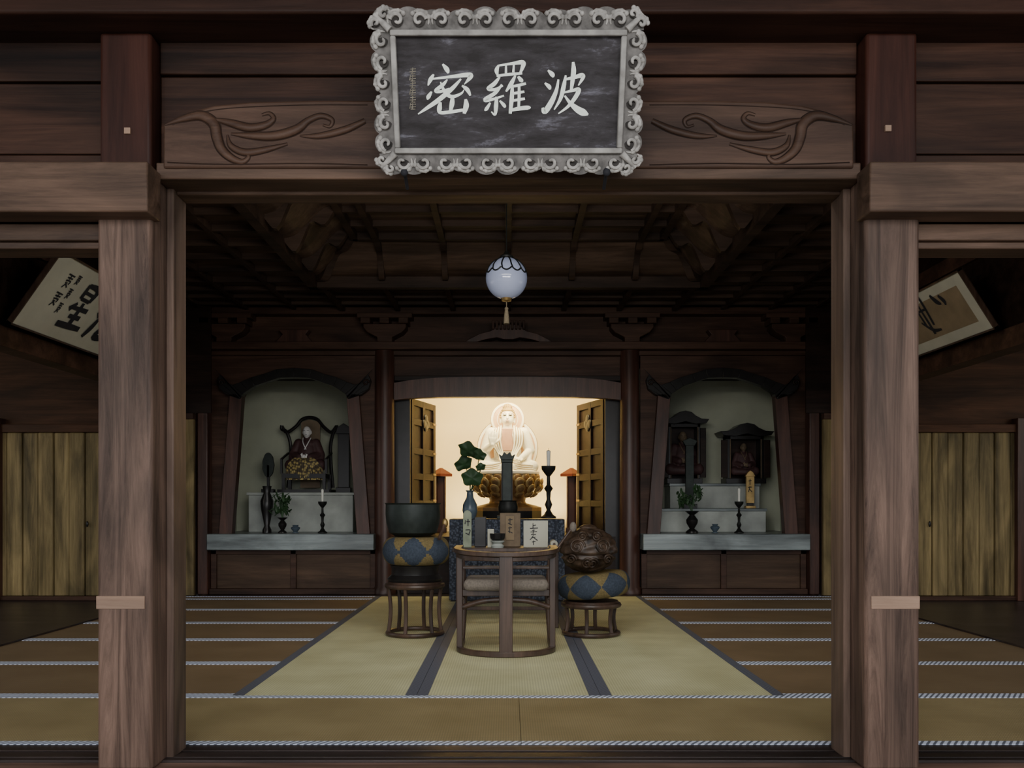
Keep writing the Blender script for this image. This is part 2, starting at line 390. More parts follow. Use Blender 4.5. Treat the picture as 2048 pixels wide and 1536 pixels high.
while y>yn+.5: mb.box(-hx+.44,hx-.44,y-bw,y+bw,ZT-.05,ZT,'batX'); y-=.36
for xx in (-1.16,-.58,0,.58,1.16): mb.box(xx-bw-.006,xx+bw+.006,yn+.44,yf-.44,ZT-.07,ZT,'batX')
def rib(fn,w=.032,dep=-.13):
    n=len(prof); v=[];f=[]
    for i,(a,z) in enumerate(prof):
        t=i/16
        for off in (-w,w):
            for dz in (.005,dep*(.55+.45*math.cos(4*PI*(t-.25)))): v.append(fn(a,off,ZC+z+dz))
    for i in range(n-1):
        b0=i*4;b1=b0+4
        f+=[(b0,b0+1,b1+1,b1),(b0+2,b1+2,b1+3,b0+3),(b0+1,b0+3,b1+3,b1+1)]
    f+=[(0,2,3,1),(n*4-4,n*4-3,n*4-1,n*4-2)]
    mb.add(v,f,'batX')
for xx in (-1.16,-.58,0,.58,1.16): rib(lambda a,o,z: (xx+o,yf-a,z),.026,-.07)
y=yf-.60
while y>yn+.3:
    for s in (-1,1): rib(lambda a,o,z: (s*(hx-a),y+o,z))
    y-=.58
for s in (-1,1): rib(lambda a,o,z: (s*(hx-a)+o,yf-a,z),.035,-.08)
mb.obj('trim_ceiling_lattice')

# ================================================================== PARTITIONS / WINGS
for s in (-1,1):
    xs=sorted((s*3.40,s*3.50))
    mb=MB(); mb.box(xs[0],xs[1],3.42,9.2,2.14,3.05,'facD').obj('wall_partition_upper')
    xs=sorted((s*3.37,s*3.52)); MB().box(xs[0],xs[1],3.42,9.1,2.0,2.14,'fac').box(xs[0],xs[1],3.42,9.1,2.72,2.84,'fac').obj('trim_partition_lintel',None,bevel=.005)
    xs=sorted((s*3.62,s*7))
    MB().box(xs[0],xs[1],8.85,8.95,-.05,3.05,'wing').obj('wall_wing_rear')
    zt=Z(865,8.8)
    w=.155
    g=group('cedar_door')
    mb=MB()
    x=3.75; q=0
    while x<5.0:
        a,b_=sorted((s*x,s*(x+w-.004))); mb.box(a,b_,8.80-(.012 if q%2 else 0),8.85,.035,zt,'door'); x+=w; q+=1
    mb.obj('boards',g,bevel=.012)
    a,b_=sorted((s*3.7,s*5.1)); mb=MB(); mb.box(a,b_,8.77,8.85,zt,zt+.08,'wing').box(a,b_,8.77,8.85,-.008,.035,'fac')
    a,b_=sorted((s*5.03,s*5.13)); mb.box(a,b_,8.74,8.85,-.008,1.8,'facZ')
    a,b_=sorted((s*3.64,s*3.73)); mb.box(a,b_,8.74,8.85,-.008,1.8,'facZ')
    mb.obj('door_frame',g,bevel=.004)
    mb=MB(); mb.ell((s*4.18,8.78,Z(1048,8.8)),(.012,.01,.03),'black').obj('door_pull',g)
    a,b_=sorted((s*5.2,s*6.6)); MB().box(a,b_,8.82,8.85,.0,zt,'door').obj('door_leaf_outer',g)
    g=group('cedar_panel'); a,b_=sorted((s*3.26,s*3.63)); mb=MB(); ztt=Z(838,9.15)
    for i in range(3):
        ww=(b_-a)/3; mb.box(a+i*ww+.003,a+(i+1)*ww-.003,9.17,9.22,0.002,ztt,'door')
    mb.box(a,b_,9.14,9.22,ztt,ztt+.06,'fac').obj('boards',g,bevel=.004)
    a,b_=sorted((s*3.1,s*3.8)); MB().box(a,b_,9.56,9.62,-.05,3.05,'facD').box(a,b_,9.22,9.24,1.9,3.05,'facD').obj('wall_back_side')
    a,b_=sorted((s*3.258,s*3.8)); MB().box(a,b_,9.23,9.3,-.05,3.05,'facD').obj('wall_back_return')
    xs=sorted((s*6.9,s*7))
    MB().box(xs[0],xs[1],3.3,9,-.1,.5,'wing').box(xs[0],xs[1],3.3,9,1.9,3.05,'wing').box(xs[0],xs[1],3.3,4.6,.5,1.9,'wing').box(xs[0],xs[1],6.3,6.5,.5,1.9,'wing').box(xs[0],xs[1],8.3,9,.5,1.9,'wing').obj('wall_left' if s<0 else 'wall_right')
    g=group('partition_post'); MB().box(s*3.46-.065,s*3.46+.065,9.13,9.22,0.002,3.04,'facZ').obj('shaft',g,bevel=.01)
    MB().box(s*3.2-.055,s*3.2+.055,9.25,9.39,0.002,2.56,'facZ').obj('trim_altar_corner_post',None,bevel=.01)
    xs=sorted((s*6.9,s*7)); MB().box(xs[0],xs[1],9,11.7,-.2,3.4,'wing').obj('wall_rear_closure')
MB().box(-7,7,11.6,11.7,-.2,3.4,'wing').obj('wall_back_outer')

# ================================================================== FACADE
A=9.4
mb=MB()
mb.box(-3.25,3.25,A+.05,A+.15,Z(700,A),3.05,'fac')
mb.obj('wall_back_frieze')
mb=MB()
mb.box(-3.25,3.25,A-.16,A+.05,Z(700,A-.1),Z(685,A-.1),'fac')
mb.box(-3.25,3.25,A-.1,A+.05,Z(632,A),Z(618,A),'fac')
mb.box(-3.25,3.25,A-.04,A+.05,Z(712,A),Z(700,A),'fac')
mb.obj('trim_frieze_beams',None,bevel=.006)
def bracket(cx,w=.36,nm='trim_bracket_complex'):
    z0=Z(685,A-.1); mb=MB()
    pts=[(cx-w*.22,z0),(cx-w*.22,z0+.05),(cx-w*.5,z0+.10),(cx-w*.62,z0+.15),(cx-w*.62,z0+.19),(cx+w*.62,z0+.19),(cx+w*.62,z0+.15),(cx+w*.5,z0+.10),(cx+w*.22,z0+.05),(cx+w*.22,z0)]
    mb.prism(pts,A-.14,A+.05,'fac')
    for o in (-.55,0,.55): mb.box(cx+o*w-.05,cx+o*w+.05,A-.18,A+.05,z0+.19,z0+.25,'fac')
    mb.box(cx-w*.8,cx+w*.8,A-.16,A+.05,z0+.25,z0+.30,'fac')
    mb.obj(nm,None,bevel=.005)
for cx in (-1.296,1.296,-2.98,2.98): bracket(cx)
z0=Z(685,A-.1)
mb=MB()
h=[(0,.19),(.12,.18),(.18,.12),(.30,.09),(.42,.03),(.46,0),(.34,0),(.24,.03),(.12,.05),(.05,.03),(0,.03)]
poly=[(x,z0+z) for x,z in h]+[(-x,z0+z) for x,z in reversed(h[1:-1])]
mb.prism(poly,A-.12,A+.05,'facZ')
for i in range(9): mb.box(-.16+i*.04-.012,-.16+i*.04+.012,A-.17,A-.1,z0+.13,z0+.22,'fac')
mb.obj('trim_frog_leg_strut',None,bevel=.004)
for cx in (-2.26,2.26):
    mb=MB(); mb.prism([(cx-.2,z0),(cx-.12,z0+.09),(cx-.16,z0+.14),(cx+.16,z0+.14),(cx+.12,z0+.09),(cx+.2,z0)],A-.08,A+.05,'facZ').obj('trim_frog_leg_strut',None,bevel=.004)
for sx in (-1.312,1.284):
    MB().lathe([(.13,0.002),(.13,.05),(.108,.08),(.106,1.5),(.100,Z(700,A)),(.09,2.62)],sx,9.38,'facZ',40).obj('round_pillar')
g=group('altar_lintel')
mb=MB(); mb.box(-1.32,1.30,A+.02,A+.08,Z(760,A),Z(712,A),'fac')
mb.box(-1.21,1.19,A-.02,A+.05,Z(762,A),Z(752,A),'facD'); mb.obj('panel',g,bevel=.004)
N=16; Aa=[];Bb=[]
for i in range(N+1):
    t=-1+2*i/N; xx=-.01+1.2*t
    Aa.append((xx,Z(762-12*(1-t**4)+4,A-.04))); Bb.append((xx,Z(800-6*(1-t**6),A-.04)))
MB().strip(Aa,Bb,A-.05,A+.06,'facZ').obj('arched_beam',g)
for s in (-1,1):
    c=s*2.258; q=.00531
    def U(dx,y): return (c+dx*q, Z(y,A))
    xl,xr=sorted((s*3.2,s*1.40))
    g=group('altar_niche')
    arch=[(0,756),(35,757),(60,765),(85,772),(100,785),(107,800)]
    full=[U(-a,y) for a,y in reversed(arch)]+[U(a,y) for a,y in arch[1:]]
    top=Z(700,A)
    mb=MB()
    T_=[(x,top) for x,z in full]; mb.strip(full,T_,A,A+.05,'fac')
    for sg in (-1,1):
        xo=xl if sg<0 else xr
        mb.prism([U(sg*107,800),(U(sg*107,0)[0],top),(xo,top),(xo,Z(1068,A)),U(sg*126,1068)],A,A+.05,'fac')
    mb.obj('wall_panel',g)
    outer=[(0,738),(35,741),(60,750),(85,757),(105,766),(122,772),(136,766),(147,752),(152,762),(148,780),(134,791),(115,790)]
    inner=[(0,757),(30,758),(55,766),(78,774),(92,783),(102,790),(104,795),(106,798),(108,800),(108,800),(108,800),(108,797)]
    mb=MB()
    for sg in (-1,1):
        mb.strip([U(sg*a,y) for a,y in outer],[U(sg*a,y) for a,y in inner],A-.09,A+.01,'black')
        mb.prism([U(sg*103,786),U(sg*128,786),U(sg*150,1068),U(sg*124,1068)],A-.07,A+.04,'facZ')
        cc=U(sg*143,768); mb.tube([(cc[0]+.035*math.cos(a_)*(1-a_/9),A-.10,cc[1]+.035*math.sin(a_)*(1-a_/9)) for a_ in [k*.5 for k in range(14)]],.010,'facD')
    mb.obj('cusped_frame',g,bevel=.003)
    zl=.638
    mb=MB(); mb.box(xl,xr,10.42,10.5,zl-.1,2.4,'plaster').obj('niche_back',g)
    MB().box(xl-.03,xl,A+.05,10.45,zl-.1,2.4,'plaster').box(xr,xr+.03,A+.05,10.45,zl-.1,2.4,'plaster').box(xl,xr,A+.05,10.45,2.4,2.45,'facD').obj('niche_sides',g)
    xa,xb=sorted((s*3.14,s*1.40))
    MB().box(xa,xb,9.2,10.45,.47,zl,'ledge').obj('altar_ledge',g,bevel=.008)
    mb=MB(); mb.box(xa,xb,9.36,9.45,0.002,.47,'dado'); mm=(xa+xb)/2
    for xx in (xa+.03,mm,xb-.03): mb.box(xx-.03,xx+.03,9.33,9.4,0.002,.47,'fac')
    mb.box(xa,xb,9.33,9.4,.42,.47,'fac').box(xa,xb,9.28,9.4,0.002,.06,'fac').obj('dado_panel',g,bevel=.004)
MB().box(-3.2,3.2,9.11,9.45,-.1,.0,'sill').obj('trim_altar_step')
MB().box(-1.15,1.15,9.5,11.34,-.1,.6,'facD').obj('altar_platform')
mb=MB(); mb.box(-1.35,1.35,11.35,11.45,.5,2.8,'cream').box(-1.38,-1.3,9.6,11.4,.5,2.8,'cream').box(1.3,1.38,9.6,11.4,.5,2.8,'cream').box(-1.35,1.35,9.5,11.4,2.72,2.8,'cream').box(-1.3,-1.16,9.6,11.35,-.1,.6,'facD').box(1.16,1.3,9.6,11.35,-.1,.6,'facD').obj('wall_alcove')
MB().box(-1.34,-1.06,9.52,9.6,-.05,2.72,'black').box(1.04,1.34,9.52,9.6,-.05,2.72,'black').obj('trim_alcove_jambs')
for s in (-1,1):
    g=group('altar_folding_door')
    p0=Vector((-1.072 if s<0 else 1.05,9.62,0)); p1=Vector((-.872 if s<0 else .818,10.33,0)); dv=(p1-p0); Lw=dv.length; dv.normalize()
    nv=Vector((dv.y,-dv.x,0))*( 1 if s<0 else -1)
    T=Matrix(((dv.x,nv.x,0,p0.x),(dv.y,nv.y,0,p0.y),(0,0,1,0),(0,0,0,1)))
    zb,zt=.602,2.10
    mb=MB(); mb.box(0,Lw,-.02,.0,zb,zt,'facD',T)
    for zz in (zb,.92,1.22,1.5,1.82,zt-.07): mb.box(0,Lw,0,.022,zz,zz+.07,'facD',T)
    for uu in (0,Lw-.07,Lw*.5-.035): mb.box(uu,uu+.07,0,.024,zb,zt,'facD',T)
    mb.obj('leaf',g,bevel=.003)
    mb=MB()
    for zz in (.98,1.28,1.52,1.86): mb.box(Lw-.09,Lw+.004,.0,.03,zz,zz+.022,'brass',T)
    mb.obj('hinge_plates',g)
    mb=MB(); zc=Z(850,10.1)
    for a_,b2,rr in ((-.05,0,.05),(.05,0,.05),(0,.06,.05),(0,-.03,.055)): mb.ell((Lw*.55+a_,.03,zc+b2),(rr,.012,rr),'black',T)
    mb.obj('carved_ornament',g)

# ================================================================== BUDDHA
def hand(mb,w,d,side,nrm,s,k,curl=.3):
    w=Vector(w); d=Vector(d).normalized(); side=Vector(side); side=(side-d*side.dot(d)).normalized(); nrm=d.cross(side)*(1 if nrm>0 else -1)
    for o in (-.03,-.01,.01,.03): mb.cap(w+side*o*s*.5,w+d*.05*s*1.0+side*o*s,.013*s,.012*s,k)
    for o,l in ((.036,.055),(.012,.066),(-.012,.062),(-.034,.048)):
        b0=w+d*.05*s+side*o*s; b1=b0+d*l*.5*s+nrm*curl*.01*s; b2=b1+d*l*.5*s+nrm*curl*.04*s
        mb.cap(b0,b1,.0095*s,.009*s,k); mb.cap(b1,b2,.009*s,.0075*s,k)
    t0=w+side*.03*s+d*.01*s; t1=t0+side*.03*s+d*.025*s; t2=t1+d*.03*s+side*.008*s+nrm*.012*s
    mb.cap(t0,t1,.012*s,.010*s,k); mb.cap(t1,t2,.010*s,.008*s,k)
def shift(o,T):
    o.data.transform(T)
BY=10.45
zb0=Z(947,BY)
TB=Matrix.Translation((X(1015,BY),BY,zb0))
g=group('buddha_statue')
mb=MB(); k='goldp'
for s in (-1,1):
    mb.cap((s*.10,.06,.10),(s*.29,-.10,.075),.105,.075,k)
    mb.cap((s*.29,-.10,.07),(-s*.06,-.20,.065),.07,.05,k)
    mb.cap((s*.19,.03,.475),(s*.265,.02,.27),.075,.062,k)
mb.ell((0,-.08,.05),(.33,.17,.07),k).ell((0,.04,.27),(.165,.125,.24),k).ell((0,.025,.40),(.195,.12,.14),k)
mb.cap((-.2,.03,.48),(.2,.03,.48),.06,.06,k)
mb.cap((-.265,.02,.27),(-.175,-.15,.33),.055,.034,k); mb.cap((.265,.02,.27),(.16,-.16,.17),.055,.034,k)
mb.cap((-.26,.0,.26),(-.22,-.08,.12),.05,.035,k); mb.cap((.25,.0,.25),(.24,-.1,.12),.05,.035,k)
hand(mb,(-.175,-.16,.34),(.05,-.1,1),(1,0,0),1,1.25,k,.1)
hand(mb,(.15,-.17,.165),(-.25,-1,-.05),(-1,0,.3),1,1.2,k,.2)
mb.cap((0,.02,.50),(0,.01,.59),.06,.052,k)
mb.ell((0,0,.665),(.078,.086,.105),k).ell((0,-.03,.63),(.062,.06,.062),k)
mb.cap((0,-.083,.685),(0,-.096,.645),.009,.013,k)
for s in (-1,1):
    mb.cap((s*.08,.01,.69),(s*.083,.01,.60),.014,.011,k)
    mb.ell((s*.032,-.072,.69),(.022,.014,.010),k)
mb.ell((0,-.083,.618),(.024,.012,.008),k)
o=mb.obj('body',g,remesh=.0065); shift(o,TB)
mb=MB()
for i in range(9):
    th=.12+i*.19; n=max(1,int(2*PI*math.sin(th)/.17))
    for j in range(n):
        a=2*PI*j/n; p=Vector((.084*math.sin(th)*math.cos(a),.006+.09*math.sin(th)*math.sin(a),.672+.108*math.cos(th)))
        if p.y<-.03 and p.z<.735: continue
        mb.ell(p,(.013,)*3,'gold',u=8,w=5)
for i in range(5):
    th=i*.36; n=max(1,int(2*PI*math.sin(th)/.5))
    for j in range(n): a=2*PI*j/n; mb.ell((.045*math.sin(th)*math.cos(a),.01+.045*math.sin(th)*math.sin(a),.775+.04*math.cos(th)),(.013,)*3,'gold',u=8,w=5)
mb.ell((0,.01,.77),(.042,.042,.038),'gold')
o=mb.obj('hair_curls',g); shift(o,TB)
mb=MB()
for s in (-1,1):
    mb.tube([(s*.012,-.090,.702),(s*.034,-.085,.711),(s*.058,-.068,.70)],.0038,'chest',6)
    mb.tube([(s*.014,-.088,.684),(s*.034,-.084,.680),(s*.054,-.073,.684)],.0046,'ink',6)
mb.tube([(-.022,-.095,.617),(0,-.100,.615),(.022,-.095,.617)],.004,'chest',6)
o=mb.obj('face_features',g); shift(o,TB)
mb=MB()
ch=[(-.07,.545),(.07,.545),(.055,.47),(.075,.36),(.06,.28),(-.06,.28),(-.085,.36),(-.065,.47)]
mb.prism([(x*.95,z-.02) for x,z in ch],-.108,-.07,'chest')
o=mb.obj('chest',g,bevel=.01); shift(o,TB)
mb=MB()
for s in (-1,1):
    for j in range(4):
        o_=j*.028
        mb.tube(catmull([(s*(.075+o_),.0,.56-o_*.5),(s*(.085+o_),-.105+j*.012,.47),(s*(.08+o_),-.115+j*.01,.34),(s*(.05+o_*.6),-.115,.22),(0+s*o_,-.15,.15)],5),.011,'goldp',8)
        mb.tube(catmull([(s*(.089+o_),.0,.556-o_*.5),(s*(.099+o_),-.103+j*.012,.47),(s*(.094+o_),-.113+j*.01,.34),(s*(.064+o_*.6),-.113,.22),(0+s*(o_+.014),-.148,.15)],5),.004,'gold',6)
    for j in range(4):
        mb.tube(catmull([(s*.05,-.20-.01*j,.13-.025*j),(s*.16,-.235+.0*j,.10-.022*j),(s*.27,-.19,.09-.02*j),(s*.34,-.10,.08-.015*j)],5),.009,'goldp',8)
        mb.tube(catmull([(s*.05,-.203-.01*j,.118-.025*j),(s*.16,-.238,.089-.022*j),(s*.27,-.193,.079-.02*j),(s*.34,-.102,.071-.015*j)],5),.004,'gold',6)
o=mb.obj('robe_folds',g); shift(o,TB)
mb=MB()
def disc(cx,cz,r0,r1,y0,y1,k,n=48):
    A_=[(cx+r0*math.cos(2*PI*i/n),cz+r0*math.sin(2*PI*i/n)) for i in range(n+1)]
    B_=[(cx+r1*math.cos(2*PI*i/n),cz+r1*math.sin(2*PI*i/n)) for i in range(n+1)]
    mb.strip(A_,B_,y0,y1,k)
disc(0,.655,.001,.172,.16,.18,'flesh'); disc(0,.655,.172,.198,.15,.185,'goldp'); disc(0,.655,.118,.127,.155,.165,'goldp'); disc(0,.655,.198,.205,.152,.185,'gold')
disc(0,.31,.001,.33,.19,.21,'flesh'); disc(0,.31,.33,.36,.18,.215,'goldp'); disc(0,.31,.36,.368,.182,.215,'gold')
o=mb.obj('halo',g); shift(o,TB)
mb=MB()
mb.lathe([(.33,-.03),(.375,-.01),(.375,.015),(.33,.025)],0,-.03,'goldp',40)
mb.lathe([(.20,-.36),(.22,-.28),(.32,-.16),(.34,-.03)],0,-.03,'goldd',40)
for row,(r,z,tilt,n,sz) in enumerate(((.355,-.055,.15,20,.055),(.395,-.115,.35,18,.062),(.385,-.185,.60,16,.062),(.32,-.25,.95,14,.06))):
    for j in range(n):
        a=2*PI*(j+.5*(row%2))/n
        R=Matrix.Rotation(a,3,'Z')@Matrix.Rotation(tilt,3,'Y')
        c=Vector((r*math.cos(a),r*math.sin(a)-.03,z))
        mb.ell(c,(.018,.060,sz),'gold',R=R,u=12,w=8)
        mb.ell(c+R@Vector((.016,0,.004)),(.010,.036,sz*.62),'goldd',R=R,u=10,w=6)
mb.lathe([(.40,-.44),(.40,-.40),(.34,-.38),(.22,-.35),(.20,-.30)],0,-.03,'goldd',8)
zz=-(zb0-.6)+.14
mb.lathe([(.46,zz),(.46,-.55),(.40,-.53),(.40,-.44)],0,-.03,'black',8)
o=mb.obj('lotus_pedestal',g); shift(o,TB)
MB().box(-.55,.55,9.95,10.95,.602,.60+.14,'black').obj('pedestal_base',g,bevel=.01)
for px in (882,1143):
    g=group('red_lacquer_stand'); xx=X(px,10.9)
    mb=MB(); mb.box(xx-.07,xx+.07,10.83,10.97,.602,.66,'redd').box(xx-.04,xx+.04,10.86,10.94,.66,1.32,'redd')
    for q in (-.05,.05): mb.box(xx+q-.008,xx+q+.008,10.84,10.96,.66,1.32,'redd')
    mb.lathe([(.14,Z(953,10.9)),(.14,Z(948,10.9)),(.02,Z(936,10.9))],xx,10.9,'red',4)
    mb.obj('stand',g,bevel=.004)

# ================================================================== ALTAR TABLE
TY=8.6; tz=Z(1038,TY)
g=group('altar_table')
mb=MB(); mb.box(-.57,.54,TY,TY+.5,tz-.03,tz,'black'); mb.obj('top',g,bevel=.005)
mb=MB(); n=60
v=[];f=[]
for i in range(n+1):
    xx=-.575+1.12*i/n; yy=TY-.012-.012*math.sin(i*1.1)
    v+=[(xx,yy,tz-.005),(xx,yy-.01,.02)]
for i in range(n): f.append((2*i,2*i+2,2*i+3,2*i+1))
mb.add(v,f,'brocade'); mb.box(-.575,-.565,TY,TY+.48,.02,tz-.004,'brocade').box(.535,.545,TY,TY+.48,.02,tz-.004,'brocade').box(-.56,.53,TY+.02,TY+.48,.003,.04,'black')
mb.obj('brocade_cloth',g)
def candlestick(px,py0,py1,pyc,d,r,k='blackm',nm='candlestick'):
    g=group(nm); x=X(px,d); z0=Z(py1,d); z1=Z(py0,d); h=z1-z0
    pr=[(r,0),(r,.03),(r*.6,.07),(r*.25,.16),(r*.5,.26),(r*.25,.36),(r*.3,.5),(r*.6,.57),(r*.25,.64),(r*.22,.8),(r*.5,.85),(r*.9,.93),(r*.95,1),(r*.15,.97)]
    MB().lathe([(a,z0+b_*h) for a,b_ in pr],x,d,k,24).obj('stand',g)
    zc=Z(pyc,d); MB().lathe([(r*.22,z1-.01),(r*.28,zc-.01),(r*.1,zc)],x,d,'white',16).tube([(x,d,zc),(x,d,zc+.02)],.002,'ink',6).obj('candle',g)
g0=candlestick(1097,932,1036.5,900,8.75,.075)
g=group('memorial_tablet_stand'); d=8.84; xx=X(1014,d)
mb=MB(); z0=tz+.001
def SQ(h,z0_,z1_,k='bronze'): mb.box(xx-h,xx+h,d-h*.6,d+h*.6,z0_,z1_,k)
SQ(.10,z0,z0+.03); SQ(.07,z0+.03,z0+.06); SQ(.045,z0+.06,Z(925,d)); SQ(.06,Z(925,d),Z(920,d))
P=[(-.085,Z(908,d)),(-.06,Z(920,d)),(.06,Z(920,d)),(.085,Z(908,d)),(.05,Z(912,d)),(.03,Z(904,d)),(0,Z(909,d)),(-.03,Z(904,d)),(-.05,Z(912,d))]
mb.prism([(xx+a,b_) for a,b_ in P],d-.03,d+.03,'bronze')
for s in (-1,1): mb.box(xx+s*.05-.006,xx+s*.05+.006,d-.03,d+.03,z0+.06,Z(925,d),'black')
mb.obj('tablet',g,bevel=.004)
g=group('incense_burner'); xx=X(1016,8.64)
MB().lathe([(.06,tz+.001),(.05,tz+.02),(.09,tz+.06),(.098,tz+.12),(.085,tz+.17),(.098,tz+.18),(.085,tz+.18),(.08,tz+.14)],xx,8.67,'blackm',32).obj('bowl',g)
g=group('lotus_vase'); d=8.7; vx=X(940,d)
MB().lathe([(.05,tz+.001),(.06,tz+.02),(.075,tz+.08),(.07,tz+.14),(.035,tz+.21),(.03,tz+.26),(.045,tz+.28),(.03,tz+.275)],vx,d,'vaseb',28).obj('vase',g)
mb=MB()
def lotusleaf(mb,c,r,tx,ty,k='green'):
    n=28; v=[Vector((0,0,0))];f=[]
    R=Matrix.Rotation(tx,3,'X')@Matrix.Rotation(ty,3,'Y')
    for q_ in (.5,1):
        for i in range(n):
            a=2*PI*i/n; rr=r*q_*(1+.08*math.sin(a*5)*q_); v.append(Vector((rr*math.cos(a),rr*math.sin(a)*.85,.25*r*q_*q_+.13*r*q_*math.sin(a*4+1))))
    v=[R@p+Vector(c) for p in v]
    for i in range(n): f.append((0,1+i,1+(i+1)%n)); f.append((1+i,1+n+i,1+n+(i+1)%n,1+(i+1)%n))
    mb.add(v,f,k)
for (px,py,r,tx,ty) in ((936,903,.110,1.0,.4),(929,929,.095,1.1,-.4),(958,911,.070,1.2,.5),(944,957,.105,1.25,.1),(962,935,.05,1.1,-.2)):
    c=(X(px,d),d-.02,Z(py,d)); lotusleaf(mb,c,r,tx,ty)
    mb.tube(catmull([c,((c[0]+vx)/2+.02,d,(c[2]+tz+.27)/2),(vx,d,tz+.26)],5),.005,'green',6)
mb.obj('lotus_leaves',g)

# ================================================================== READING DESK
RY=6.75; rz=Z(1096,RY)
g=group('sutra_desk')
mb=MB(); mb.box(X(905,RY),X(1122,RY),RY-.02,RY+.38,rz-.03,rz,'chair')
for xx in (X(912,RY),X(1108,RY)):
    for yy in (RY,RY+.33): mb.box(xx,xx+.035,yy,yy+.035,0.004,rz-.03,'chair')
mb.box(X(912,RY),X(1116,RY),RY+.01,RY+.03,rz-.10,rz-.03,'chair')
mb.box(X(912,RY),X(1116,RY),RY+.15,RY+.17,.12,.15,'chair')
mb.obj('desk',g,bevel=.004)
def plaque(nm,x0,x1,y0,k,d,th=.03,strokes=None,lean=0,cap=False):
    g=group(nm); mb=MB(); a,b_=X(x0,d),X(x1,d); zt=Z(y0,d)
    if cap:
        c=(a+b_)/2; mb.prism([(a,rz),(b_,rz),(b_,zt-.03),(c+(b_-c)*.6,zt-.008),(c,zt),(c-(b_-c)*.6,zt-.008),(a,zt-.03)],d,d+th,k)
    else: mb.box(a,b_,d,d+th,rz+.001,zt,k)
    mb.obj('board',g,bevel=.003)
    if strokes: brush('lettering',strokes,lambda x,y,l: Vector((X(x,d),d-l,Z(y,d))),'ink',g)
    return g
plaque('wooden_sutra_plaque',926,943,1020,'plq',6.85,strokes=[[(931,1040,1),(930,1048,2)],[(933,1043,2),(940,1043,2)],[(936,1038,2),(936,1052,2)],[(931,1060,2),(940,1060,2),(938,1068,2)],[(931,1066,2),(939,1070,2)]],cap=True)
plaque('dark_sutra_box',949,972,1034,'black',6.95,.08)
plaque('folded_paper',975,988,1058,'paper',6.83,.012)
g=plaque('sutra_book',1000,1041,1026,'book',6.95,.07)
MB().box(X(1012,6.94),X(1028,6.94),6.943,6.951,Z(1080,6.94),Z(1032,6.94),'paperb').obj('label',g)
brush('lettering',[[(1016,1040,1.5),(1025,1039,1.5)],[(1020,1036,1.5),(1020,1050,1.5)],[(1016,1046,1.5),(1024,1050,1.5)],[(1016,1056,1.5),(1024,1055,1.5)],[(1020,1053,1.5),(1019,1066,1.5)],[(1016,1062,1.5),(1025,1066,1.5)]],lambda x,y,l: Vector((X(x,6.94),6.943-l,Z(y,6.94))),'ink',g)
plaque('white_booklet',1047,1096,1041,'paper',6.82,.02,strokes=[[(1066,1046,1),(1066,1056,2)],[(1066,1051,1.5),(1072,1050,1.5)],[(1060,1057,2),(1076,1056,2)],[(1064,1061,1.5),(1070,1060,1.5)],[(1067,1059,1.5),(1066,1068,1.5)],[(1061,1064,1.5),(1074,1063,1.5)],[(1062,1069,1.5),(1072,1069,1.5)],[(1067,1071,1.5),(1060,1080,1.5)],[(1066,1074,1.5),(1075,1081,2)],[(1063,1076,1.5),(1071,1074,1.5)],[(1064,1084,1.5),(1071,1083,1.5)],[(1067,1081,1.5),(1067,1090,1.5)]])
g=group('offering_bowl'); d=6.74; xx=X(995,d)
MB().lathe([(.045,rz),(.05,rz+.015),(.035,rz+.03),(.055,rz+.05),(.05,rz+.055)],xx,d+.05,'grey',24).obj('silver_stand',g)
MB().lathe([(.03,rz+.05),(.055,rz+.07),(.06,rz+.11),(.054,rz+.108),(.05,rz+.075)],xx,d+.05,'black',28).obj('bowl',g)
g=group('sutra_scroll'); mb=MB(); c=(X(1108,6.78),6.78,rz+.03)
mb.tube([(c[0],6.76,c[2]),(c[0],6.95,c[2])],.028,'paper',16).tube([(c[0],6.745,c[2]),(c[0],6.965,c[2])],.010,'chair',10).obj('roll',g)

# ================================================================== CHAIR (seen from behind)
g=group('priest_chair'); cx=X(1012,5.6)
def U_arc(rx,ry,yc,z,n=24,a0=0,a1=PI): return [(cx-rx*math.cos(a0+(a1-a0)*i/n),yc-ry*math.sin(a0+(a1-a0)*i/n),z) for i in range(n+1)]
def band(pts,w,h,k,mb):
    v=[];f=[];n=len(pts)
    for i,p in enumerate(pts):
        a=Vector(pts[max(i-1,0)]);b_=Vector(pts[min(i+1,n-1)]);t=(b_-a).normalized();nn=Vector((t.y,-t.x,0))
        if nn.length<.1: nn=Vector((0,1,0))
        p=Vector(p)
        for o,q_ in ((-w,-h),(w,-h),(w,h),(-w,h)): v.append(p+nn*o+Vector((0,0,q_)))
    for i in range(n-1):
        for j in range(4): f.append((i*4+j,i*4+(j+1)%4,i*4+4+(j+1)%4,i*4+4+j))
    f+=[(3,2,1,0),((n-1)*4,(n-1)*4+1,(n-1)*4+2,(n-1)*4+3)]
    mb.add(v,f,k)
mb=MB()
base=[(cx-.30,6.05,.019)]+U_arc(.30,.26,5.72,.019)+[(cx+.30,6.05,.019)]
band(base,.020,.016,'chair',mb)
top=[(cx-.315,6.02,.655)]+[(x,y,.655-.02*max(0,(5.75-y)/.3)) for x,y,z in U_arc(.315,.28,5.74,.65)]+[(cx+.315,6.02,.655)]
band(top,.026,.014,'chair',mb)
band([(x,y+.012,z-.030) for x,y,z in top[1:-1]],.012,.014,'chair',mb)
mb.obj('hoops',g,bevel=.004)
mb=MB()
mb.box(cx-.042,cx+.042,5.447,5.477,.02,.635,'chair')
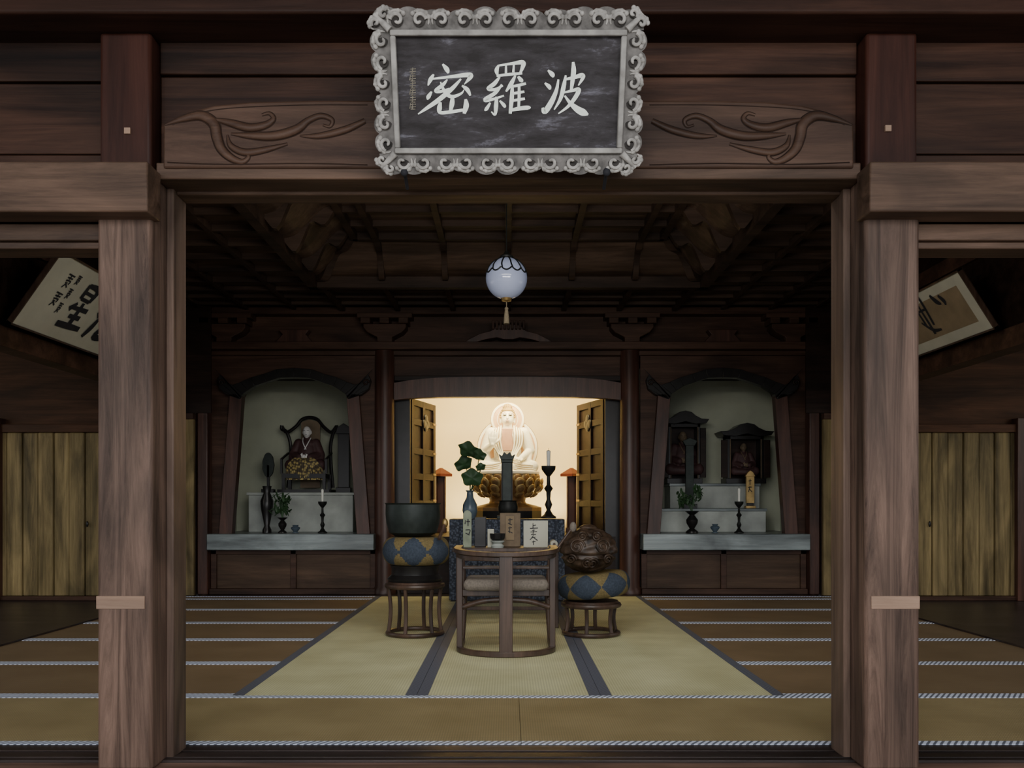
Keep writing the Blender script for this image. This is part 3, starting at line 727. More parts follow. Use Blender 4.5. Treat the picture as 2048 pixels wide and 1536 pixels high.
for sx in (-1,1):
    mb.box(cx+sx*.298-.019,cx+sx*.298+.019,5.68,5.72,.02,.645,'chair')
    mb.tube(catmull([(cx+sx*.30,6.03,.02),(cx+sx*.285,6.03,.25),(cx+sx*.285,6.03,.40),(cx+sx*.31,6.03,.65)],5),.019,'chair',10)
    mb.tube(catmull([(cx+sx*.285,5.7,.34),(cx+sx*.28,5.86,.34),(cx+sx*.282,6.03,.34)],4),.016,'chair')
mb.box(cx-.28,cx+.28,5.685,5.715,.355,.40,'chair').box(cx-.275,cx+.275,6.02,6.05,.32,.40,'chair')
mb.tube(catmull([(cx-.28,5.69,.285),(cx-.15,5.67,.325),(cx,5.66,.335),(cx+.15,5.67,.325),(cx+.28,5.69,.285)],6),.018,'chair')
mb.box(cx-.28,cx+.28,5.68,5.705,.53,.55,'chair')
mb.obj('frame',g,bevel=.004)
mb=MB(); mb.box(cx-.270,cx+.270,5.60,6.0,.395,.47,'cushg'); mb.obj('seat_cushion',g,bevel=.032)

# ================================================================== STOOLS, CUSHIONS, GONG, MOKUGYO
def stool(cx,cy,h,r):
    g=group('round_stool'); mb=MB()
    circ=lambda rr,z:[(cx+rr*math.cos(2*PI*i/36),cy+rr*math.sin(2*PI*i/36),z) for i in range(36)]
    for rr,z,t in ((r,.019,.016),(r*1.02,h-.03,.018)): mb.tube(circ(rr,z),t,'chair',8,cyc=True)
    mb.lathe([(r*.98,h-.03),(r*1.03,h-.015),(r*.98,h)],cx,cy,'chair',36)
    for j in range(6):
        a=2*PI*(j+.25)/6; c_,s_=math.cos(a),math.sin(a)
        mb.tube(catmull([(cx+c_*r*.97,cy+s_*r*.97,.02),(cx+c_*r*.90,cy+s_*r*.90,h*.35),(cx+c_*r*.90,cy+s_*r*.90,h*.6),(cx+c_*r*.98,cy+s_*r*.98,h-.02)],5),.014,'chair',8)
    mb.obj('stool_frame',g)
def cushion(cx,cy,z0,h,r,tilt=0,ph=0,nd=7):
    g=group('round_cushion'); mb=MB(); seg=196; NV=28; prof=[]
    T=Matrix.Translation((cx,cy,z0+h/2))@Matrix.Rotation(tilt,4,'Y')
    for i in range(NV+1):
        a=-PI/2+PI*i/NV; ca=max(0,math.cos(a)); prof.append(((r-h*.45)+h*.45*ca**.8,h/2*math.sin(a)))
    v=[(0,0,-h/2*.9)]
    for rr,z in prof:
        for j in range(seg): a=2*PI*j/seg; v.append((rr*math.cos(a),rr*math.sin(a),z))
    v.append((0,0,h/2*.9))
    fy=[];fb=[]
    for i in range(NV):
        for j in range(seg):
            f=(1+i*seg+j,1+i*seg+(j+1)%seg,1+(i+1)*seg+(j+1)%seg,1+(i+1)*seg+j)
            t=(i+.5)/NV; u=((j+.5)/seg*nd+ph)%1
            (fb if abs(u-.5)*2+abs(t-.5)*2<1 else fy).append(f)
    for j in range(seg): fy.append((0,1+(j+1)%seg,1+j)); fy.append((len(v)-1,1+NV*seg+j,1+NV*seg+(j+1)%seg))
    mb.add(v,fy,'yel',T); i=mb.mi('blue')
    for f in fb: mb.f.append(list(f)); mb.m.append(i)
    mb.obj('cover',g,ang=80)
cxL,cyL=X(830,6.42),6.42
hL=Z(1162,6.42); stool(cxL,cyL,hL,.198)
g=group('gong_stand'); MB().lathe([(.19,hL+.001),(.2,hL+.02),(.17,hL+.05),(.17,hL+.09),(.18,hL+.118)],cxL,cyL,'black',36).obj('stand_drum',g)
zc0=hL+.12; zc1=Z(1076,6.42); cushion(cxL+.01,cyL,zc0,zc1-zc0+.01,.245,ph=.25)
g=group('bowl_gong'); zt=Z(1006,6.42); cx_=X(826,6.42); h=zt-zc1; zq=zc1+.011
MB().lathe([(.06,zq),(.13,zq+.005),(.172,zc1+.04),(.192,zc1+.11),(.198,zc1+.18),(.196,zt-.012),(.206,zt),(.192,zt),(.186,zt-.02),(.185,zc1+.15),(.15,zc1+.05)],cx_,cyL,'bronze',56).obj('bowl',g)
g=group('gong_striker'); MB().tube([(X(890,6.3),6.3,zc1+.11),(X(880,6.3),6.2,zc1-.0)],.012,'chair').ell((X(890,6.3),6.3,zc1+.11),(.022,.022,.035),'brass').obj('striker',g)
cxR,cyR=X(1182,6.42),6.42
hR=Z(1200,6.42); stool(cxR,cyR,hR,.198)
cushion(cxR+.02,cyR,hR+.026,.175,.262,tilt=-.10,ph=.62)
g=group('mokugyo_wooden_fish'); mb=MB()
mc=Vector((X(1176,6.40),6.40,hR+.20+.165))
u,w=72,48; v=[];f=[]
for i in range(w+1):
    th=PI*i/w
    for j in range(u):
        a=2*PI*j/u
        x=math.sin(th)*math.cos(a); y=math.sin(th)*math.sin(a); z=math.cos(th)
        r=1+.05*math.sin(7*a+3*math.sin(5*th))*math.sin(9*th)*math.sin(th)
        if abs(z+.25)<.07 and y<.35: r-=.10
        v.append(mc+Vector((.205*x*r,.17*y*r,.165*z*r)))
for i in range(w):
    for j in range(u): f.append((i*u+j,i*u+(j+1)%u,(i+1)*u+(j+1)%u,(i+1)*u+j))
mb.add(v,f,'moku')
for sx in (-1,1):
    for cx0,cz0,R0 in ((.09,.03,.055),(.02,-.09,.04),(.13,-.06,.035),(.05,.10,.035)):
        pts=[]
        for q_ in range(26):
            a=q_*.45; rr=R0*(1-q_/30); xx=sx*cx0+rr*math.cos(a); z_=cz0+rr*math.sin(a)
            yy=-.17*math.sqrt(max(0,1-(xx/.205)**2-(z_/.168)**2)); pts.append(mc+Vector((xx,yy-.003,z_)))
        mb.tube(pts,.009,'moku',6)
mb.ell(mc+Vector((0,0,.15)),(.07,.05,.035),'moku')
mb.obj('body',g,ang=80)
mb=MB(); mb.tube([mc+Vector((-.12,-.03,.155)),mc+Vector((-.26,-.10,-.03))],.010,'chair').ell(mc+Vector((-.11,-.03,.165)),(.025,.025,.038),'cushg').obj('striker',g)

# ================================================================== HANGING LAMP
g=group('hanging_globe_lamp'); d=6.5; c=Vector((X(1013,d),d,Z(557,d))); R0=.152
MB().ell(c,(R0,)*3,'glass',u=48,w=32).obj('globe',g)
mb=MB(); r=R0+.002
def sp(th,a): return c+Vector((r*math.sin(th)*math.cos(a),r*math.sin(th)*math.sin(a),r*math.cos(th)))
n=12
for j in range(n):
    a0=2*PI*j/n; w=PI/n
    pts=[sp(.28,a0-w)]+[sp(.28+.95*t,a0-w) for t in (.3,.6,.8)]
    pts+=[sp(1.23+.16*math.sin(PI*t),a0-w+2*w*t) for t in [k_/8 for k_ in range(1,8)]]+[sp(1.23-.0,a0+w)]
    mb.tube(pts,.0058,'blackm',6)
mb.tube([sp(.28,2*PI*i/32) for i in range(32)],.006,'blackm',6,cyc=True)
mb.lathe([(.045,c.z+R0-.01),(.05,c.z+R0+.01),(.02,c.z+R0+.03),(.01,c.z+R0+.05)],c.x,c.y,'blackm',24)
zt=c.z+R0+.05
mb.tube([(c.x,c.y,zt),(c.x,c.y,ZT)],.005,'blackm',6)
mb.lathe([(.05,ZT-.06),(.05,ZT-.045),(.02,ZT-.05)],c.x,c.y,'blackm',20)
mb.lathe([(.0,c.z-R0-.02),(.035,c.z-R0-.012),(.042,c.z-R0+.006),(.03,c.z-R0+.012)],c.x,c.y,'brass',20)
mb.obj('fittings',g)
zz=c.z-R0-.02
MB().tube([(c.x,c.y,zz),(c.x,c.y,zz-.05)],.004,'tasl',6).ell((c.x,c.y,zz-.05),(.014,.014,.014),'tasl').lathe([(.022,zz-.16),(.018,zz-.10),(.012,zz-.06)],c.x,c.y,'tasl',14).obj('tassel',g)

# ================================================================== SIGN BOARD
g=group('temple_name_board')
pb=Vector((0,3.09,2.095)); pt=Vector((0,2.895,2.583)); up=(pt-pb); H=up.length; up.normalize(); nrm=Vector((0,-up.z,up.y)).normalized()
if nrm.y>0: nrm=-nrm
def SB(u,v,l): return pb+Vector((u,0,0))+up*v+nrm*l
def Spx(x,y,l=0):
    y=y-8; x=1018+(x-1018)*1.05-5
    t=(y-5)/340.; return SB((x-1018)/(612-36*t),(1-t)*H,l)
mb=MB()
TS=Matrix(((1,nrm.x*-1,up.x,pb.x),(0,-nrm.y,up.y,pb.y),(0,-nrm.z,up.z,pb.z),(0,0,0,1)))
IW,IH0,IH1=.372,.088,.430
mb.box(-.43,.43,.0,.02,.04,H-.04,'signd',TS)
mb.obj('backing',g)
MB().box(-IW,IW,-.004,.0,IH0,IH1,'panel',TS).obj('panel',g)
mb=MB(); bb_=.018
mb.box(-IW-bb_,IW+bb_,-.026,0,IH1,IH1+bb_,'signl',TS).box(-IW-bb_,IW+bb_,-.026,0,IH0-bb_,IH0,'signl',TS).box(-IW-bb_,-IW,-.026,0,IH0,IH1,'signl',TS).box(IW,IW+bb_,-.026,0,IH0,IH1,'signl',TS)
mb.obj('inner_moulding',g,bevel=.004)
mb=MB()
x0,x1,z0,z1=-IW-bb_,IW+bb_,IH0-bb_,IH1+bb_
def scal(n,length,amp,base): 
    out=[]
    for i in range(n*8+1):
        t=i/(n*8); out.append((t*length,base+amp*abs(math.sin(PI*t*n))**.6+.006*math.sin(PI*t*n*.5)))
    return out
Wt=2*(IW+bb_); Ht=z1-z0
top_=scal(11,Wt+.11,.018,.046)
mb.strip([(x0-.055+a,z1+b_) for a,b_ in top_],[(x0-.055+a,z1) for a,_ in top_],-.012,.01,'signm',TS)
mb.strip([(x0-.055+a,z0-b_) for a,b_ in top_],[(x0-.055+a,z0) for a,_ in top_],-.012,.01,'signm',TS)
sd=scal(6,Ht,.018,.046)
for sg,xx in ((-1,x0),(1,x1)):
    mb.strip([(xx+sg*b_,z0+a) for a,b_ in sd],[(xx,z0+a) for a,_ in sd],-.012,.01,'signm',TS)
mb.obj('cloud_border',g)
mb=MB()
def curl(cx,cz,R_,dirn,flip,k='signf'):
    pts=[];rad=[]
    for q_ in range(24):
        t=q_/23; a=dirn+flip*(t*5.4-1.4); rr=R_*(1.12-.92*t)
        pts.append(TS@Vector((cx+rr*math.cos(a),-.015-.012*t,cz+rr*math.sin(a)))); rad.append(.0068*(1-.30*t))
    mb.tube(pts,rad,k,8)
    for q_,(rr,a_,s_) in enumerate(((1.55,-1.25,.0085),(1.5,-.75,.0095),(1.42,.15,.009),(1.45,.75,.0085))):
        a=dirn+flip*a_
        mb.ell(TS@Vector((cx+R_*rr*math.cos(a),-.012,cz+R_*rr*.9*math.sin(a))),(s_,s_,s_),k,u=10,w=6)
    pts=[TS@Vector((cx+R_*1.5*math.cos(dirn+flip*a),-.013,cz+R_*1.4*math.sin(dirn+flip*a))) for a in [-2.0+.25*q for q in range(13)]]
    mb.tube(pts,[.0015+.0042*math.sin(PI*(i+.5)/13) for i in range(13)],k,8)
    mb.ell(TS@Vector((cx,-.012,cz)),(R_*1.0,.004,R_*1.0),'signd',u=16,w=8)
nt_=11
for i in range(nt_):
    xx=x0-.012+(Wt+.024)*(i+.5)/nt_; fl=1 if i%2 else -1
    for zz,dr in ((z1+.028,PI/2),(z0-.028,-PI/2)): curl(xx,zz,.021,dr,fl)
for i in range(6):
    zz=z0+Ht*(i+.5)/6; fl=1 if i%2 else -1
    curl(x0-.028,zz,.020,PI,fl); curl(x1+.028,zz,.020,0,-fl)
for sx,xx in ((-1,x0),(1,x1)):
    for sz,zz in ((-1,z0),(1,z1)):
        mb.tube([TS@Vector((xx,-.02,zz)),TS@Vector((xx+sx*.050,-.014,zz+sz*.045))],[.012,.007],'signf',10)
        for q in range(2): curl(xx+sx*(.046-.028*q),zz+sz*(.020+.026*q),.014,math.atan2(sz,sx),1 if q else -1)
mb.obj('cloud_carving',g)
S=[]
# 密
S+=[[(897,128,3),(905,138,8),(908,146,3)],
 [(880,148,3),(874,158,7),(869,170,2)],
 [(876,157,3),(910,153,5),(945,149,8),(950,153,8),(938,168,1)],
 [(906,158,2),(898,168,6),(884,180,6),(893,182,5),(910,176,3)],
 [(932,157,3),(915,176,7),(890,198,8),(868,214,6),(850,227,2)],
 [(893,163,2),(902,184,6),(915,192,6),(932,186,4),(938,178,1)],
 [(876,182,3),(870,192,7),(868,198,2)],[(934,170,3),(944,178,7),(950,190,3)],
 [(916,190,4),(915,205,8),(912,220,5)],
 [(893,203,4),(891,214,8),(893,224,6),(915,222,6),(940,218,5)],
 [(941,197,4),(942,210,9),(938,226,5)]]
# 羅
S+=[[(1004,130,3),(1000,140,7),(1002,150,3)],
 [(1003,131,3),(1030,127,5),(1050,125,8),(1049,136,6),(1044,147,3)],
 [(1018,130,3),(1018,146,4)],[(1033,128,3),(1032,144,4)],[(1000,151,4),(1025,148,5),(1049,146,4)],
 [(1006,153,3),(996,166,7),(984,176,6),(996,178,5),(1012,170,3)],
 [(1010,168,3),(998,184,6),(978,198,7),(990,198,5),(1014,190,3)],
 [(1000,192,4),(999,210,7),(997,228,4),(990,222,2)],
 [(988,204,3),(981,216,6),(977,220,2)],[(1006,200,3),(1014,209,6),(1016,214,3)],
 [(1036,150,3),(1028,166,7),(1018,182,3)],[(1030,168,4),(1029,195,7),(1026,226,5)],
 [(1041,152,4),(1047,160,7),(1048,164,2)],
 [(1030,172,4),(1044,169,5),(1056,166,4)],[(1030,186,4),(1042,184,5),(1053,182,4)],[(1030,200,4),(1042,198,5),(1054,196,4)],
 [(1043,168,4),(1043,190,5),(1042,216,4)],[(1024,220,4),(1042,216,7),(1060,214,7),(1064,216,3)]]
# 波
S+=[[(1098,140,3),(1106,148,8),(1108,154,3)],[(1092,165,3),(1100,172,7),(1102,178,3)],
 [(1118,158,3),(1114,180,6),(1104,204,9),(1092,222,9),(1088,214,4)],
 [(1132,150,3),(1128,172,7),(1122,196,6),(1110,218,2)],
 [(1131,158,4),(1148,154,6),(1163,150,8),(1164,156,6),(1156,170,2)],
 [(1146,124,4),(1147,140,8),(1145,160,7),(1142,182,4)],
 [(1128,184,3),(1145,180,5),(1157,178,7),(1150,194,7),(1136,212,5),(1118,226,2)],
 [(1130,190,3),(1140,204,6),(1154,217,11),(1166,224,12),(1175,228,3)]]
brush('calligraphy_large',S,lambda x,y,l: Spx(x,y,.004+l),'glyph',g,lift=.002,wk=1.15)
S=[]
for i,yy in enumerate((142,156,170,184,198,212)):
    S+=[[(827,yy-4,2),(838,yy-5,2)],[(832,yy-7,2),(831,yy+4,2)],[(826,yy+1,2),(838,yy,2)],[(828,yy+5,2),(837,yy+5,2)]]
    if i%2: S+=[[(828,yy-7,1.5),(826,yy+4,2)]]
brush('signature_column',S,lambda x,y,l: Spx(x+8,y,.004+l),'glyphg',g)
mb=MB()
for px in (824,1210):
    c_=Spx(px,346,-.0); mb.ell(c_+Vector((0,-.014,-.006)),(.013,.012,.015),'ink').tube([c_+Vector((0,-.01,0)),c_+Vector((0,.08,-.03))],.006,'ink')
mb.obj('support_pegs',g)

# ================================================================== SIDE CALLIGRAPHY
def calli(nm,s,y0,y1,xb,zb_,xt,zt_,brown,strokes):
    g=group(nm)
    o=Vector((xb,y0,zb_)); ey=Vector((0,1,0)); eu=Vector((xt-xb,0,zt_-zb_)); h=eu.length; eu.normalize(); en=ey.cross(eu)
    if en.x*s>0: en=-en
    Lh=y1-y0
    T=Matrix(((ey.x,en.x,eu.x,o.x),(ey.y,en.y,eu.y,o.y),(ey.z,en.z,eu.z,o.z),(0,0,0,1)))
    MB().box(.01,Lh-.01,-.0,.012,.01,h-.01,'paper',T).obj('paper_mount',g)
    if brown: MB().box(.13,Lh-.13,.012,.014,.09,h-.09,'paperb',T).obj('silk_field',g)
    mb=MB(); w=.012
    mb.box(0,Lh,-.012,.022,0,w,'chair',T).box(0,Lh,-.012,.022,h-w,h,'chair',T).box(0,w,-.012,.022,0,h,'chair',T).box(Lh-w,Lh,-.012,.022,0,h,'chair',T).box(0,Lh,-.014,-.01,0,h,'chair',T)
    mb.obj('frame',g)
    brush('calligraphy',strokes,lambda a,b_,l: T@Vector((a,.0145+l,b_)),'ink',g,wmin=.004)
    MB().tube([T@Vector((Lh*.25,-.01,h-.04)),Vector((s*3.41,y0+Lh*.25,zt_+.06))],.004,'blackm',6).tube([T@Vector((Lh*.75,-.01,h-.04)),Vector((s*3.41,y0+Lh*.75,zt_+.06))],.004,'blackm',6).obj('hanging_cords',g)
def sc(S,ax,bx,kx,kz,wk): return [[(ax+x*kx,bx+z*kz,w*wk) for x,z,w in st] for st in S]
star=[[(.3,1,1),(.28,.66,1.2)],[(.3,.98,1),(.72,.96,1.5),(.68,.66,1)],[(.3,.82,.8),(.66,.81,.8)],[(.3,.67,.8),(.68,.66,.9)],[(.3,.55,.8),(.12,.38,1.4)],[(.2,.44,.9),(.85,.47,1.2)],[(.52,.6,1),(.5,.05,1.6)],[(.28,.25,1),(.75,.27,1.2)],[(.02,.02,1.4),(.5,.04,1.5),(1,.06,1.2)]]
law=[[(.05,.9,.8),(.18,.8,1.6)],[(0,.6,.8),(.14,.52,1.5)],[(.2,.55,.7),(.12,.25,1.5),(0,.0,1)],[(.4,.78,1),(.95,.82,1.2)],[(.68,1,1),(.66,.5,1.5)],[(.32,.5,1),(1,.53,1.3)],[(.66,.5,1),(.42,.1,1.6),(.9,.14,1.2)],[(.8,.3,.8),(1,0,1.6)]]
small=[[(.0,1,1),(1,.98,1)],[(.5,1,1),(.45,.7,1)],[(.1,.8,1),(.9,.8,1)],[(.1,.6,1),(.8,.62,1),(.7,.4,1)],[(.2,.5,1),(.8,.2,1)],[(.5,.5,1),(.1,.1,1)]]
SL=sc(small,.24,.36,.08,.12,.012)+sc(small,.24,.21,.08,.12,.012)+sc(small,.35,.42,.05,.08,.010)+sc(small,.35,.30,.05,.09,.010)+sc(small,.35,.18,.05,.09,.010)
SL+=sc(star,.45,.12,.32,.36,.034)+sc(law,.86,.10,.36,.38,.036)
calli('framed_calligraphy',-1,5.83,7.43,-3.30,2.144,-2.955,2.63,False,SL)
# right frame: running-script characters, bold dots and a sweeping hook, as read from the hall
heart=[[(.95,.85,1),(.80,.62,1.8),(.62,.50,.6)],[(.55,.75,1.0),(.42,.55,1.6),(.45,.42,.6)]]
mid=[[(.75,1,.8),(.72,.2,1.3)],[(.75,.95,.8),(.25,.90,1.3),(.3,.2,1.2)],[(.72,.6,.8),(.3,.6,.9)],[(.9,.35,.8),(.5,.1,1.4),(.05,.05,.8)],[(.5,1.1,.8),(.52,.0,1.5)]]
SR=sc(heart,.26,.18,.24,.26,.026)+sc(mid,.58,.12,.24,.34,.022)+sc([[(1-x,z,w) for x,z,w in st] for st in law],.95,.15,.25,.28,.024)
calli('framed_calligraphy',1,5.97,7.55,3.30,2.139,3.046,2.537,True,SR)

# ================================================================== NICHE CONTENTS
zl=.639
sxa,sxb=X(497,9.85),X(706,9.85); s1=Z(985,9.85)
g=group('altar_step'); mb=MB(); mb.box(sxa,sxb,9.85,10.4,zl,s1,'grey').box(sxa-.02,sxb+.02,9.83,10.4,s1-.03,s1,'grey').obj('cloth_step',g,bevel=.005)
g=group('altar_step'); xa,xb=X(1320,9.8),X(1532,9.8); r1=Z(1017,9.8); r2=Z(967,10.05)
mb=MB(); mb.box(xa,xb,9.8,10.4,zl,r1,'grey').box(xa-.01,xb+.01,9.78,10.05,r1-.03,r1,'ledge').box(X(1340,10.05),xb,10.05,10.4,r1,r2,'grey').box(X(1340,10.05)-.01,xb+.01,10.03,10.4,r2-.03,r2,'ledge').obj('tiers',g,bevel=.005)
def seated(nm,T,face,robe,lap,vox=.008,sc_=1):
    g=group(nm)
    mb=MB(); k=robe
    for s in (-1,1):
        mb.cap((s*.07,.03,.09),(s*.17,-.08,.08),.085,.07,k); mb.cap((s*.17,-.08,.07),(0,-.14,.06),.065,.05,k)
        mb.cap((s*.10,.02,.34),(s*.155,-.0,.20),.055,.055,k); mb.cap((s*.155,0,.20),(s*.06,-.12,.17),.05,.04,k)
        mb.cap((s*.155,0,.19),(s*.17,-.05,.06),.05,.04,k)
    mb.ell((0,.02,.20),(.13,.10,.20),k).ell((0,.02,.32),(.115,.08,.07),k).cap((0,.02,.36),(0,.015,.40),.05,.04,k)
    o=mb.obj('robed_body',g,remesh=vox); shift(o,T)
    mb=MB(); k=face
    mb.cap((0,.01,.37),(0,.005,.42),.032,.03,k).ell((0,0,.47),(.047,.054,.066),k).ell((0,-.015,.445),(.038,.04,.036),k).cap((0,-.05,.48),(0,-.058,.455),.005,.008,k)
    for s in (-1,1): mb.ell((s*.048,.005,.465),(.007,.012,.022),k).ell((s*.02,-.045,.485),(.012,.008,.005),k)
    mb.ell((0,-.05,.435),(.014,.007,.005),k)
    hand(mb,(-.05,-.13,.175),(1,-.35,0),(0,0,1),1,.6,k); hand(mb,(.05,-.13,.165),(-1,-.35,0),(0,0,1),-1,.6,k)
    o=mb.obj('head_and_hands',g,remesh=.0045); shift(o,T)
    mb=MB()
    for s in (-1,1):
        mb.tube([(s*.008,-.054,.482),(s*.02,-.053,.480),(s*.032,-.045,.482)],.002,'ink',6)
        mb.tube(catmull([(s*.045,.0,.40),(s*.03,-.07,.34),(-s*.01,-.09,.26)],5),.006,'skinw' if face=='skinw' else face,6)
    mb.tube([(-.012,-.057,.434),(0,-.058,.433),(.012,-.057,.434)],.002,'ink',6)
    o=mb.obj('face_details',g); shift(o,T)
    if lap:
        mb=MB(); n=18
        for i in range(n):
            a=-1+2*i/(n-1)
            mb.tube(catmull([(a*.10,-.15,.155),(a*.16,-.185+.02*a*a,.10),(a*.20,-.175+.05*a*a,.02),(a*.2,-.16+.05*a*a,-.09)],4),.0135,lap,6)
        o=mb.obj('robe_skirt',g); shift(o,T)
    return g
d=10.05
T=Matrix.Translation((X(614,d),d,Z(945,d)-.0))@Matrix.Scale(.98,4)
seated('priest_statue',T,'skinw','robe','goldbroc')
g=group('carved_abbot_chair'); mb=MB()
def Pn(px,py,dd=d): return (X(px,dd),Z(py,dd))
zs=Z(948,d)
mb.box(X(572,d),X(656,d),d-.17,d+.16,zs-.05,zs-.002,'black')
for px in (574,654):
    for yy in (d-.15,d+.14): mb.box(X(px,d)-.018,X(px,d)+.018,yy-.018,yy+.018,s1,zs,'black')
mb.box(X(563,d),X(665,d),d-.19,d+.18,s1+.001,s1+.035,'black')
y_=d+.17
for pts in ([(568,975),(572,930),(574,890),(566,862),(556,856),(556,848)],[(660,975),(656,930),(655,890),(661,862),(667,856),(667,848)],[(556,850),(566,862),(585,850),(597,836),(612,832),(628,836),(640,850),(656,862),(667,850)]):
    P=[(X(a,d),y_,Z(b_,d)) for a,b_,_ in catmull([(a,b_,0) for a,b_ in pts],5)]
    mb.tube(P,.02,'black',8)
mb.prism([Pn(594,975),Pn(634,975),Pn(634,842),Pn(612,836),Pn(596,842)],y_-.01,y_+.01,'book')
for px in (570,658): mb.tube(catmull([(X(px,d),d+.15,Z(905,d)),(X(px,d),d,Z(912,d)),(X(px,d),d-.16,Z(920,d))],4),.014,'black',8)
for px in (570,658): mb.box(X(px,d)-.012,X(px,d)+.012,d-.17,d-.14,zs,Z(920,d),'black')
mb.obj('chair',g,bevel=.003)
g=group('oval_fan_plaque'); mb=MB(); dd=9.98; c_=(X(536,dd),Z(930,dd))
el=[(c_[0]+.065*math.cos(a)*(1+.05*math.cos(9*a)),c_[1]+.14*math.sin(a)) for a in [2*PI*i/36 for i in range(36)]]
mb.prism(el,dd,dd+.03,'bronze').box(c_[0]-.015,c_[0]+.015,dd,dd+.03,s1+.001,c_[1],'black').box(c_[0]-.07,c_[0]+.07,dd-.03,dd+.06,s1+.001,s1+.04,'black').obj('plaque',g,bevel=.003)
g=group('memorial_tablet'); mb=MB(); dd=10.15; xx=X(688,dd)
mb.box(xx-.085,xx+.085,dd-.06,dd+.06,s1+.001,s1+.06,'black').box(xx-.065,xx+.065,dd-.03,dd+.03,s1+.06,Z(868,dd),'black').prism([(xx-.09,Z(868,dd)),(xx+.09,Z(868,dd)),(xx+.07,Z(855,dd)),(xx,Z(847,dd)),(xx-.07,Z(855,dd))],dd-.04,dd+.04,'black').obj('tablet',g,bevel=.004)
def vase_fl(px,py0,py1,pyl,d,spread,k='black'):
    g=group('altar_flower_vase'); x=X(px,d); z0=Z(py1,d); h=Z(py0,d)-z0; r=h*.36
    MB().lathe([(r*.8,z0),(r*.75,z0+h*.08),(r*.3,z0+h*.2),(r*.7,z0+h*.45),(r*.75,z0+h*.6),(r*.3,z0+h*.82),(r*.95,z0+h),(r*.8,z0+h*.97)],x,d,k,24).obj('vase',g)
    mb=MB(); zt=z0+h
    for i in range(14):
        a=random.uniform(0,2*PI); rr=random.uniform(.2,1)*spread; zz=random.uniform(.35,1)*(Z(pyl,d)-zt)
        e=(x+rr*math.cos(a),d+rr*math.sin(a)*.6,zt+zz); mb.tube(catmull([(x,d,zt-.03),(x+rr*.3*math.cos(a),d,zt+zz*.6),e],3),.003,'green',5)
        for q in range(6):
            R=Matrix.Rotation(random.uniform(0,6.3),3,'Z')@Matrix.Rotation(random.uniform(.3,1.4),3,'Y')
            mb.ell((e[0]+random.uniform(-.03,.03),e[1]+random.uniform(-.03,.03),e[2]+random.uniform(-.05,.03)),(.038,.015,.004),'green',R=R,u=8,w=5)
    mb.obj('sprigs',g)
vase_fl(565,1035,1066,990,9.38,.12); vase_fl(1384,1022,1066,975,9.45,.20)
def jar(nm,px,py0,py1,d,r,k):
    g=group(nm); x=X(px,d); z0=Z(py1,d); h=Z(py0,d)-z0
    MB().lathe([(r*.7,z0),(r*.7,z0+h*.06),(r*.4,z0+h*.15),(r*.9,z0+h*.5),(r,z0+h*.68),(r*.5,z0+h*.85),(r*.7,z0+h),(r*.5,z0+h*.97)],x,d,k,24).obj('body',g)
jar('tall_bronze_vase',534,972,1065.5,9.6,.07,'black')
jar('incense_bowl',591,1050,1066,9.4,.05,'vaseb'); jar('incense_bowl',1430,1048,1066,9.4,.05,'vaseb')
candlestick(645,1003,1066,978,9.45,.05); candlestick(1478,1003,1066,976,9.45,.05)
def shrine(x0,x1,yt,d,zbase,fig=True):
    g=group('roofed_miniature_shrine'); a,b_=X(x0,d),X(x1,d); c=(a+b_)/2; hw=(b_-a)/2; zt=Z(yt,d); mb=MB()
    mb.box(a+hw*.12,b_-hw*.12,d-.12,d+.14,zbase+.001,zbase+.06,'black')
    zr=zt-.13
    mb.box(a+hw*.2,a+hw*.34,d-.09,d+.12,zbase+.06,zr,'black').box(b_-hw*.34,b_-hw*.2,d-.09,d+.12,zbase+.06,zr,'black').box(a+hw*.2,b_-hw*.2,d+.10,d+.12,zbase+.06,zr,'facD').box(a+hw*.2,b_-hw*.2,d-.09,d+.12,zr-.04,zr,'black')
    mb.box(a+hw*.30,a+hw*.34,d-.1,d-.09,zbase+.06,zr-.04,'book').box(b_-hw*.34,b_-hw*.30,d-.1,d-.09,zbase+.06,zr-.04,'book')
    for sg,xe in ((-1,a+hw*.2),(1,b_-hw*.2)):
        mb.prism([(xe,zbase+.07),(xe+sg*hw*.28,zbase+.07),(xe+sg*hw*.28,zr-.05),(xe,zr-.05)],d-.10,d-.085,'facD')
    up_=[(-1.18,.045),(-.8,.05),(-.5,.085),(-.3,.125),(0,.14),(.3,.125),(.5,.085),(.8,.05),(1.18,.045),(1.05,0),(.5,-.01),(0,.02),(-.5,-.01),(-1.05,0)]
    mb.prism([(c+hw*u_,zr+v_) for u_,v_ in up_],d-.17,d+.15,'black')
    mb.obj('cabinet',g,bevel=.003)
    if fig:
        T=Matrix.Translation((c,d+.0,zbase+.09))@Matrix.Scale(min(1,(zr-zbase-.16)/.55),4)
        gg=seated('seated_figurine',T,'book','robe',None,.009); gg.parent=g
shrine(1326,1405,826,10.2,r2); shrine(1442,1532,850,10.2,r2)
g=group('gilt_memorial_tablet'); mb=MB(); dd=9.92; xx=X(1500,dd)
mb.box(xx-.055,xx+.055,dd-.04,dd+.04,r1+.001,r1+.03,'gold').box(xx-.035,xx+.035,dd-.02,dd+.02,r1+.03,r1+.06,'black').box(xx-.045,xx+.045,dd-.018,dd+.018,r1+.06,Z(952,dd),'gold')
mb.prism([(xx-.055,Z(953,dd)),(xx+.055,Z(953,dd)),(xx+.03,Z(945,dd)),(xx,Z(941,dd)),(xx-.03,Z(945,dd))],dd-.025,dd+.025,'gold').obj('tablet',g,bevel=.003)
